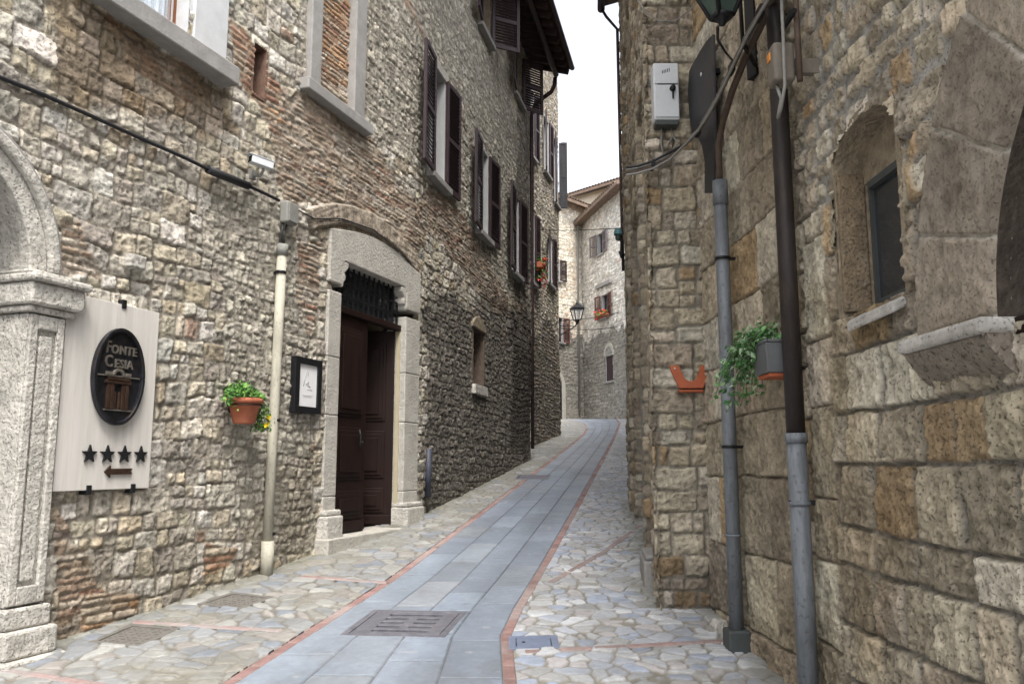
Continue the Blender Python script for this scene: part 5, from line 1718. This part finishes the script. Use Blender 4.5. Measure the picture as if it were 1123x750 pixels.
# grey pipe in the corner with a brown cable rising from it
OFFG = .11
s_, z_ = R1W.hit(806, 640, OFFG)
sg = s_
loc, rz = R1W.frame(s_, float(gz(R1W.frame(s_, 0)[0][1])), OFFG)
gp = thing('wall_pipe', loc, rz, 'galvanised grey pipe standing in the corner by the pier', 'pipe')
zt = R1W.hit(789, 200, OFFG)[1] - loc[2]
zm = R1W.hit(792, 250, OFFG)[1] - loc[2]
MB().tube([(0, 0, .05), (.0, 0, 1.5), (-.0, 0, zt)], .047, 18).build('conduit', M_PIPEGREY, gp)
MB().tube([(0, 0, zt - .17), (0, 0, zt + .005)], .053, 18).build('collar', M_PIPEGREY, gp)
MB().tube([(0, 0, .72), (0, 0, .735)], .057, 18).build('collar', M_PIPEGREY, gp)
m = MB(); m.box(-.08, .08, -.075, .075, -.03, .13); m.build('foot', M_GREYDARK, gp, bevel=.015)
for z in (1.3, 2.6):
    m = MB(); m.tube([(0, 0, z), (0, 0, z + .02)], .056, 16); m.box(-.01, .01, .05, .12, z, z + .02); m.build('clamp', M_IRON, gp)
g0 = ground_at(789, 694)
o = MB(); o.prism([(-.055, -.02), (.05, -.02), (.045, .075), (-.03, .085), (-.06, .04)], -.045, .045)
o = o.build('loose_stone', M_TRAV, None, (g0[0] + .01, g0[1] + .03, float(gz(g0[1] + .03)) + .005), .2, bevel=.012)
tag(o, 'small pale broken stone lying against the foot of the corner pipe', 'stone')

top_g = R1W.world(sg, loc[2] + zt, OFFG)
pp = [top_g - Vector((0, 0, .05)), top_g + Vector((-.0, 0, .28))]
pp += on_pts(R1W, [(793, 133)], .10) + on_pts(R1W, [(803, 100), (818, 62), (836, 25), (852, -12), (866, -50)], .13)
o0 = pp[0]
cab = thing('cable_conduit', o0, 0, 'brown conduit curving up the right wall out of the grey corner pipe', 'cable')
MB().tube([p - o0 for p in pp], .023, 12).build('conduit', M_CABLEBR, cab)

# bundle of cables swung across the corner
def bundle_path(dv, k):
    a = [at_depth(u, v + dv, 6.47 - .02 * k) for u, v in ((687, 187), (700, 185), (716, 180), (733, 171))]
    b = [np.array(p) for p in on_pts(R1W, [(752, 158), (766, 143), (777, 126), (790, 102), (803, 74), (818, 42), (834, 14), (850, -12), (866, -40)], .19 + .025 * k)]
    return [Vector(p) for p in a] + [Vector(p) for p in b]


o0 = bundle_path(0, 0)[0]
bd = thing('cable_bundle', o0, 0, 'bundle of grey and brown cables swung across the pier below the meter box', 'cable')
for k, (dv, r, mm_) in enumerate(((0, .016, M_CABLEG), (3, .014, M_CABLEBR), (-3, .011, M_CABLEB), (5, .009, M_CABLEG))):
    MB().tube([p - o0 for p in bundle_path(dv, k)], r, 8).build('cable', mm_, bd)
m = MB()
for i in (2, 5, 8, 10):
    p = bundle_path(1, 1)[i] - o0
    m = MB(); M = Matrix.Translation(p); m.box(-.012, .012, -.035, .06, -.035, .035, M); m.build('clip', M_IRON, bd, bevel=.003)

# meter box
loc, rz = on(R2F, 731, 102, .14)
loc = (loc[0], 6.57, loc[2])
mb_ = thing('meter_box', loc, 0, 'pale grey electric meter box with black lock on the pier', 'meter box')
w_, h_ = .105, .262
m = MB(); m.box(-w_, w_, -.14, -.005, -h_ + .03, h_); m.build('casing', M_GREYBOX, mb_, bevel=.012)
MB().box(-w_ + .012, w_ - .012, -.135, -.01, -h_ - .01, -h_ + .029).build('base', M_GREYDARK, mb_, bevel=.006)
MB().box(-w_ + .008, w_ - .008, -.150, -.141, -h_ + .05, h_ - .195).build('door', M_GREYBOX, mb_, bevel=.004)
MB().box(-w_ + .008, w_ - .008, -.151, -.141, h_ - .185, h_ - .012).build('upper_panel', M_GREYBOX, mb_, bevel=.004)
MB().box(-w_ + .03, w_ - .012, -.146, -.1412, h_ - .194, h_ - .186).build('slot', M_DARKIN, mb_)
m = MB(); m.lathe([(0, -.03), (.022, -.03), (.026, 0)], 14, M=Matrix.Translation((.048, -.151, .03)) @ Matrix.Rotation(math.radians(-90), 4, 'X')); m.box(.043, .056, -.165, -.151, -.055, .01)
m.build('lock', M_IRON, mb_)
m = MB()
for k in range(5): m.box(-.035 + k * .014, -.028 + k * .014, -.1525, -.1511, h_ - .10 + .004 * k, h_ - .075 + .006 * k)
m.build('emblem', M_GREYDARK, mb_)
m = MB()
m.tube([(-.03, -.05, -h_), (-.04, -.05, -h_ - .14), (-.02, -.06, -h_ - .26)], .008, 6)
m.tube([(.05, -.05, -h_), (.06, -.05, -h_ - .08), (.10, -.06, -h_ - .14), (.05, -.08, -h_ - .20)], .008, 6)
m.tube([(.055, -.045, -h_), (.055, -.05, -h_ - .08), (.0, -.06, -h_ - .18)], .007, 6)
m.build('cable_tail', M_CABLEG, mb_)

# thin pale wires higher up the pier
a = [Vector(at_depth(u, v, 6.44)) for u, v in ((697, -4), (706, 12), (722, 23), (740, 24), (758, 10), (770, -6))]
o = MB().tube([p - a[0] for p in a], .006, 6).build('loose_wire', M_CABLEG, None, a[0]); tag(o, 'loose pale wire looping over the top of the pier', 'wire')

# dark metal sheet, flat along the wall in the corner
px = [(783, 38), (776, 45), (769, 56), (761, 70), (757, 78), (755.5, 100), (757, 125), (760, 146), (766, 151), (771, 160), (774, 178), (774, 212), (783, 212), (784, 180), (784.5, 150)]
sz = [R1W.hit(u, v, .10) for u, v in px]
loc, rz = R1W.frame(sz[0][0], sz[0][1], .10)
bo = thing('metal_sheet', loc, rz, 'dark curved metal sheet fixed upright on the wall beside the meter box', 'metal sheet')
m = MB(); m.prism([(a - sz[0][0], b - sz[0][1]) for a, b in sz], -.010, .010)
m.build('sheet', M_DARKSHEET, bo, bevel=.003)
q = R1W.hit(769, 82, .11)
MB().lathe([(0, -.006), (.014, -.004), (.016, 0)], 10, M=Matrix.Translation((q[0] - sz[0][0], -.011, q[1] - sz[0][1])) @ Matrix.Rotation(math.radians(-90), 4, 'X')).build('rivet', M_GREYBOX, bo)
m = MB(); m.box(-.20, -.16, .01, .16, -.22, -.18); m.build('fixing', M_IRON, bo)

# lantern overhead
tip = at_depth(792, 26, 4.30)
lc = Vector((tip[0] + .0, tip[1], tip[2]))
ln = thing('wall_lantern', lc, math.radians(18), 'black wall lantern with greenish glass hanging above the right wall', 'lantern')
m = MB()
r0, r1, hh = .045, .17, .36
cn = lambda r, z: [(-r, -r, z), (r, -r, z), (r, r, z), (-r, r, z)]
for k in range(4):
    a, b = Vector(cn(r0, .04)[k]), Vector(cn(r1, .04 + hh)[k]); m.tube([a, b], .013, 6)
    a2, b2 = Vector(cn(r0, .04)[(k + 1) % 4]), Vector(cn(r1, .04 + hh)[(k + 1) % 4]); m.tube([a, a2], .013, 6); m.tube([b, b2], .015, 6)
m.lathe([(0, -.02), (.018, -.01), (.022, .01), (.04, .03), (.05, .045)], 12)
m.build('frame', M_IRON, ln)
m = MB()
for k in range(4):
    q0, q1 = cn(r0, .045), cn(r1, .04 + hh - .005)
    m._add([q0[k], q0[(k + 1) % 4], q1[(k + 1) % 4], q1[k]], [(0, 1, 2, 3)])
m.build('glazing', M_GLASSDIRTY, ln)
m = MB()
m._add(cn(.20, .40 + .015) + cn(.06, .58), [(0, 1, 5, 4), (1, 2, 6, 5), (2, 3, 7, 6), (3, 0, 4, 7), (3, 2, 1, 0), (4, 5, 6, 7)]); m.lathe([(.05, .58), (.06, .6), (.03, .64), (.0, .68)], 10)
m.build('hood', M_IRON, ln)
wp = R1W.world(R1W.hit(828, 4, 0)[0], 0, 0); ll = Matrix.Rotation(-math.radians(18), 4, 'Z') @ (Vector((wp.x, wp.y, 0)) - Vector((lc.x, lc.y, 0)))
m = MB(); m.tube([(0, 0, .66), (ll.x * .3, ll.y * .3, .70), (ll.x, ll.y, .62)], .018, 8); m.tube([(ll.x * .55, ll.y * .55, .1), (ll.x, ll.y, .1)], .016, 8); m.tube([(ll.x * .55, ll.y * .55, .1), (ll.x * .5, ll.y * .5, .64)], .012, 8)
M = Matrix.Translation((ll.x, ll.y, .36)); m.box(-.05, .02, -.05, .05, -.32, .32, M)
m.build('arm', M_IRON, ln)
a = on_pts(R1W, [(786, 27), (788, 42), (795, 56), (805, 68)], .30) 
a = [lc + Vector((-.02, .02, -.01)), Vector(at_depth(787, 44, 4.7)), R1W.world(*R1W.hit(796, 58, .12), .12), R1W.world(*R1W.hit(806, 70, .10), .10)]
Mi = ln.matrix_world.inverted() if False else Matrix.Rotation(-math.radians(18), 4, 'Z') @ Matrix.Translation(-lc)
MB().tube([Mi @ p for p in a], .009, 6).build('flex', M_CABLEB, ln)

# small box with orange lens
loc, rz = on(R1W, 857, 74, .20)
ob = thing('signal_box', loc, rz, 'small grey brown box with an orange lens fixed beside the dark rain pipe', 'signal box')
m = MB(); m.box(-.055, .065, -.06, .05, -.10, .11); m.build('casing', M_BOXTAN, ob, bevel=.018, segs=3)
MB().box(-.028, .018, -.066, -.059, .028, .075).build('lens', M_ORANGE, ob, bevel=.003)
m = MB()
m.tube([(.11, -.02, .5), (.105, -.02, .1), (.11, -.025, -.15), (.08, -.04, -.26), (.03, -.04, -.29), (.02, -.03, -.25), (.06, -.03, -.20), (.03, -.03, -.15), (.0, -.03, -.10)], .009, 6)
m.build('wire', M_CABLEG, ob)
m = MB(); m.tube([(.085, .06, .45), (.09, .06, -.12)], .016, 8); m.build('conduit', M_CABLEBR, ob)
m = MB(); m.box(-.02, .02, .05, .2, -.04, .04); m.build('bracket', M_BOXTAN, ob, bevel=.003)
m = MB(); m.tube([(-.05, .03, .235), (.14, .03, .235)], .016, 8); m.build('clamp', M_IRON, ob)

# orange-red planter bracket
loc, rz = on(R2F, 756, 428, .0)
ub = thing('planter_bracket', loc, 0, 'empty orange red metal bracket shaped like a U on the pier', 'bracket')
M = Matrix.Rotation(math.radians(-9), 4, 'X')
m = MB()
m.prism([(-.158, .185), (-.085, .185), (-.065, .12), (-.042, .075), (-.018, .058), (.018, .058), (.042, .075), (.065, .12), (.085, .185), (.158, .185), (.15, .14), (.095, .0), (-.095, .0), (-.15, .14)], -.075, -.055, M)
m.build('plate', M_TERRAORANGE, ub, bevel=.003)
m = MB(); m.box(-.095, .095, -.078, .0, -.02, -.001); m.build('shelf', M_TERRAORANGE, ub, bevel=.003)
m = MB()
for x in (-.13, .13): m.lathe([(0, -.004), (.007, -.003), (.008, 0)], 8, M=Matrix.Translation((x, -.096, .165)) @ Matrix.Rotation(math.radians(90), 4, 'X') @ Matrix.Rotation(math.pi, 4, 'X'))
m.build('screws', M_GREYBOX, ub)

# ivy planter
loc, rz = on(R1W, 852, 392, .11)
iv = thing('ivy_planter', loc, rz, 'grey wall planter with green ivy trailing toward the grey corner pipe', 'planter')
m = MB()
def bxp(m, x0, x1, y0, y1, z0, z1, tp=.012): m._add([(x0 + tp, y0 + tp, z0), (x1 - tp, y0 + tp, z0), (x1 - tp, y1, z0), (x0 + tp, y1, z0), (x0, y0, z1), (x1, y0, z1), (x1, y1, z1), (x0, y1, z1)], [(0, 3, 2, 1), (4, 5, 6, 7), (0, 1, 5, 4), (1, 2, 6, 5), (2, 3, 7, 6), (3, 0, 4, 7)])
bxp(m, -.13, .12, -.10, .09, -.095, .07)
m.box(-.135, .125, -.105, -.085, .071, .088); m.box(-.135, .125, .07, .095, .071, .088); m.box(-.135, -.115, -.085, .07, .071, .088); m.box(.105, .125, -.085, .07, .071, .088)
m.build('box', M_PLANTER, iv, bevel=.006)
MB().box(-.115, .105, -.085, .07, .07, .076).build('soil', M_SOIL, iv)
MB().box(-.10, .10, -.08, .09, -.118, -.097).build('holder', M_TERRAORANGE, iv, bevel=.004)
rl = random.Random(9)
pts = []; stems = MB()
for i in range(44):
    x0 = rl.uniform(-.10, .06); y0 = rl.uniform(-.08, .06)
    L1 = rl.uniform(.12, .5) if i > 8 else rl.uniform(.1, .2)
    drop = rl.uniform(.05, .30) * (L1 / .4) ; lift = rl.uniform(.02, .09); yy = rl.uniform(-.20, .0)
    path = []
    for k in range(13):
        t = k / 12
        path.append(Vector((x0 - L1 * t, y0 + yy * t - .05 * math.sin(3 * t), .085 + lift * math.sin(math.pi * min(1, t * 1.6)) - drop * t * t * 1.25)))
    stems.tube(path, .0022, 4, cap=False)
    for k in range(13):
        for q in range(2):
            d = Vector((rl.gauss(0, .5), -.8 + rl.gauss(0, .4), rl.gauss(0.3, .4)))
            pts.append((path[k] + Vector((rl.gauss(0, .014), rl.gauss(-.006, .012), rl.gauss(.004, .014))), d))
for i in range(130):
    pts.append(((rl.uniform(-.14, .08), rl.uniform(-.11, .05), .085 + abs(rl.gauss(0, .05))), (rl.gauss(0, .4), -.6, .6)))
stems.build('stems', M_STEM, iv)
m = MB(); leaf_cloud(m, pts, .040, rl, 3)
m.build('foliage', [M_LEAFB, M_LEAFC, M_LEAFE], iv)

# lamp far along the right-hand flank
loc, rz = R2S.frame(.12, float(at_depth(683, 256, 12.2)[2]), .0)
sl_ = thing('wall_lamp', loc, rz, 'small teal capped wall lamp on the far corner of the pier house', 'lamp')
m = MB(); m.lathe([(0, .10), (.05, .085), (.065, .05), (.067, .0)], 14, c=(-.05, -.10, .0)); m.build('cap', M_TEAL, sl_)
m = MB(); m.lathe([(.045, 0), (.04, -.08), (.0, -.10)], 12, c=(-.05, -.10, .0)); m.build('globe', M_GLASSDIRTY, sl_)
m = MB(); m.tube([(-.05, .02, -.32), (-.05, -.06, -.30), (-.05, -.05, -.12), (-.05, -.09, -.02)], .02, 8); m.tube([(-.05, -.04, -.36), (-.05, -.07, -.26)], .03, 8); m.build('arm', M_IRON, sl_)

# ------------------------------------------------------------------ IRON COVERS IN THE PAVING
def plate(key, name, label, cat, material, kind):
    P = [Vector((x, y, float(gz(y)) + .008)) for x, y in PLATES[key]]
    c0 = sum(P, Vector()) / 4
    ex = (P[1] - P[0] + P[2] - P[3]).normalized(); ey = (P[3] - P[0] + P[2] - P[1]).normalized()
    ez = ex.cross(ey).normalized(); ey = ez.cross(ex)
    wx = ((P[1] - P[0]).length + (P[2] - P[3]).length) / 2; wy = ((P[3] - P[0]).dot(ey) + (P[2] - P[1]).dot(ey)) / 2
    skew = ((P[3] - P[0]).dot(ex) + (P[2] - P[1]).dot(ex)) / 2 / wy
    M = Matrix((ex, ey, ez)).transposed().to_4x4()
    o = empty(name, c0, 0, label, cat)
    o.rotation_euler = M.to_euler()
    S = Matrix.Identity(4); S[0][1] = skew
    a, b = wx / 2, wy / 2
    m = MB()
    f = .035
    m.box(-a - .012, a + .012, -b - .012, -b + f, -.05, .002, S); m.box(-a - .012, a + .012, b - f, b + .012, -.05, .002, S)
    m.box(-a - .012, -a + f, -b + f, b - f, -.05, .002, S); m.box(a - f, a + .012, -b + f, b - f, -.05, .002, S)
    m.build('frame', material, o, bevel=.003)
    m = MB()
    A_, B_ = a - f - .006, b - f - .006
    if kind == 'grate':
        x0, x1 = -A_ * .60, A_ * .68
        m.box(-A_, x0, -B_, B_, -.04, .001, S); m.box(x1, A_, -B_, B_, -.04, .001, S)
        n_ = 5; tot = 2 * B_
        bar = tot / (n_ * 1.0 + (n_ + 1) * .95)
        for k in range(n_ + 1):
            y = -B_ + k * bar * 1.95
            m.box(x0, x1, y, y + bar * .95, -.04, .001, S)
        mid = (x0 + x1) / 2
        for k in (1, 2, 3):
            y = -B_ + k * bar * 1.95 + bar * .95
            m.box(mid - .035, mid + .035, y, y + bar, -.038, -.001, S)
        m.build('grate', material, o, bevel=.003)
        MB().box(-A_ - .01, A_ + .01, -B_ - .01, B_ + .01, -.30, -.12, S).build('pit', M_DARKIN, o)
    elif kind == 'smooth':
        m.box(-A_, A_, -B_, B_, -.04, .0, S); m.build('lid', material, o, bevel=.003)
        MB().lathe([(0, .004), (.012, .003), (.014, 0)], 10, c=(-A_ * .6, 0, .0)).build('lifting_eye', M_IRON, o)
    else:
        m.box(-A_, A_, -B_, B_, -.04, -.004, S)
        nx, ny_ = int(2 * A_ / .045), int(2 * B_ / .045)
        for i in range(nx):
            for j in range(ny_):
                x, y = -A_ + (i + .5) * 2 * A_ / nx, -B_ + (j + .5) * 2 * B_ / ny_
                w = .011
                d = .016 if (i + j) % 2 else -.016
                m.box(x - w - .004, x + w + .004, y - .005, y + .005, -.004, .001, S @ Matrix.Translation((x, y, 0)) @ Matrix.Rotation(math.radians(45 if (i + j) % 2 else -45), 4, 'Z') @ Matrix.Translation((-x, -y, 0)))
        m.build('lid', material, o)
    return o


plate('drain', 'drain_grate', 'slotted iron drain grate set into the road slabs nearest the camera', 'drain grate', M_METALPLATE, 'grate')
plate('fardrain', 'drain_grate', 'small dark drain cover at the left edge of the roadway farther up the hill', 'drain grate', M_METALPLATE, 'smooth')
plate('cover1', 'manhole_cover', 'ribbed grey iron cover in the left pavement nearest the portal', 'manhole cover', M_PLATEGREY, 'ribbed')
plate('cover2', 'manhole_cover', 'ribbed grey iron cover in the left pavement near the cream pipe', 'manhole cover', M_PLATEGREY, 'ribbed')
plate('blue', 'manhole_cover', 'small smooth blue grey cover beside the right red edging', 'manhole cover', M_PLATEBLUE, 'smooth')

# ------------------------------------------------------------------ FAR AWAY: flowers, lantern, wires
def flower_box(name, loc, rz, w, label, seed, size, nleaf, hang=.3, box=True):
    o = thing(name, loc, rz, label, 'flower box')
    MB().box(-w / 2, w / 2, -.10, .06, 0, .16).build('trough', M_TERRA, o, bevel=.01)
    r_ = random.Random(seed)
    pts = [((r_.uniform(-w / 2, w / 2), -.05 + r_.gauss(0, .08), .16 + r_.uniform(-hang * .6, .16)), (0, -.7, .5)) for _ in range(nleaf)]
    m = MB(); leaf_cloud(m, pts, size, r_, 2); m.build('foliage', [M_LEAFA, M_LEAFD], o)
    pts = [((r_.uniform(-w / 2, w / 2), -.10 + r_.gauss(0, .07), .24 + r_.uniform(-hang, .14)), (0, -.8, .4)) for _ in range(int(nleaf * .55))]
    m = MB(); leaf_cloud(m, pts, size * 1.1, r_); m.build('blossom', M_REDPETAL, o)
    return o


a, b, c = winB1
loc, rz = FBW.frame((a + b) / 2, c + .0, .16)
flower_box('flower_box', loc, rz, b - a + .5, 'red geraniums in a box on the shuttered window of the end house', 4, .13, 130, .25)
loc, rz = B2W.frame(4.02, 6.95, .18)
flower_box('flower_box', loc, rz, .45, 'hanging red flowers at the window of the house past the eaves', 6, .10, 90, .75)

lp = Vector(at_depth(633, 351, 38.5))
rzl = math.atan2(-1, 0) * 0 + .3
sl2 = thing('street_lantern', lp, rzl, 'black street lantern on an iron bracket at the end of the lane', 'lantern')
m = MB()
r0, r1, hh = .13, .25, .52
for k in range(4):
    a_, b_ = Vector(cn(r0, 0)[k]), Vector(cn(r1, hh)[k]); m.tube([a_, b_], .026, 6)
    a2, b2 = Vector(cn(r0, 0)[(k + 1) % 4]), Vector(cn(r1, hh)[(k + 1) % 4]); m.tube([a_, a2], .026, 6); m.tube([b_, b2], .03, 6)
m.build('frame', M_IRON, sl2)
m = MB()
for k in range(4):
    q0, q1 = cn(r0, .01), cn(r1, hh - .01); m._add([q0[k], q0[(k + 1) % 4], q1[(k + 1) % 4], q1[k]], [(0, 1, 2, 3)])
m.build('glazing', M_CLEAR, sl2)
m = MB(); m._add(cn(.30, hh + .03) + cn(.08, hh + .24), [(0, 1, 5, 4), (1, 2, 6, 5), (2, 3, 7, 6), (3, 0, 4, 7), (3, 2, 1, 0), (4, 5, 6, 7)]); m.lathe([(.06, hh + .24), (.08, hh + .28), (.03, hh + .34), (.03, hh + .44), (0, hh + .46)], 10)
m.build('hood', M_IRON, sl2)
sw_, zw_ = FAW.hit(615, 353)
wpt = FAW.world(sw_, lp.z - .25, 0.0)
ll = Matrix.Rotation(-rzl, 4, 'Z') @ (wpt - lp)
m = MB(); m.tube([(0, 0, 0), (0, 0, -.16), (ll.x * .12, ll.y * .12, -.24), (ll.x * .5, ll.y * .5, -.26), (ll.x, ll.y, ll.z)], .03, 8)
m.tube([(ll.x * .15, ll.y * .15, -.24), (ll.x * .5, ll.y * .5, -.02), (ll.x, ll.y, ll.z + .45)], .022, 8)
m.lathe([(.0, -.22), (.05, -.2), (.09, -.08), (.13, 0)], 10)
m.build('arm', M_IRON, sl2)


def wire(p, q, sag, r, label):
    p, q = Vector(p), Vector(q)
    pts = [p.lerp(q, t) - p + Vector((0, 0, -sag * 4 * t * (1 - t))) for t in [i / 14 for i in range(15)]]
    o = MB().tube(pts, r, 6).build('overhead_wire', M_CABLEB, None, p)
    tag(o, label, 'wire')


a_ = B2W.hit(584, 252); b_ = at_depth(685, 250, 12.3)
wire(B2W.world(a_[0], a_[1], .02), b_, .03, .008, 'upper wire strung across the lane from the flower window to the teal lamp')
wire(FAW.world(*FAW.hit(613, 352), .05), Vector(at_depth(690, 340, 38.2)), .1, .018, 'wire strung level behind the street lantern toward the red shuttered window')
wire(FAW.world(*FAW.hit(613, 360), .05), FBW.world(4.4, fb(685, 356)[1], .05), .1, .02, 'lowest wire crossing under the street lantern at the end of the lane')
bpy.context.view_layer.update()
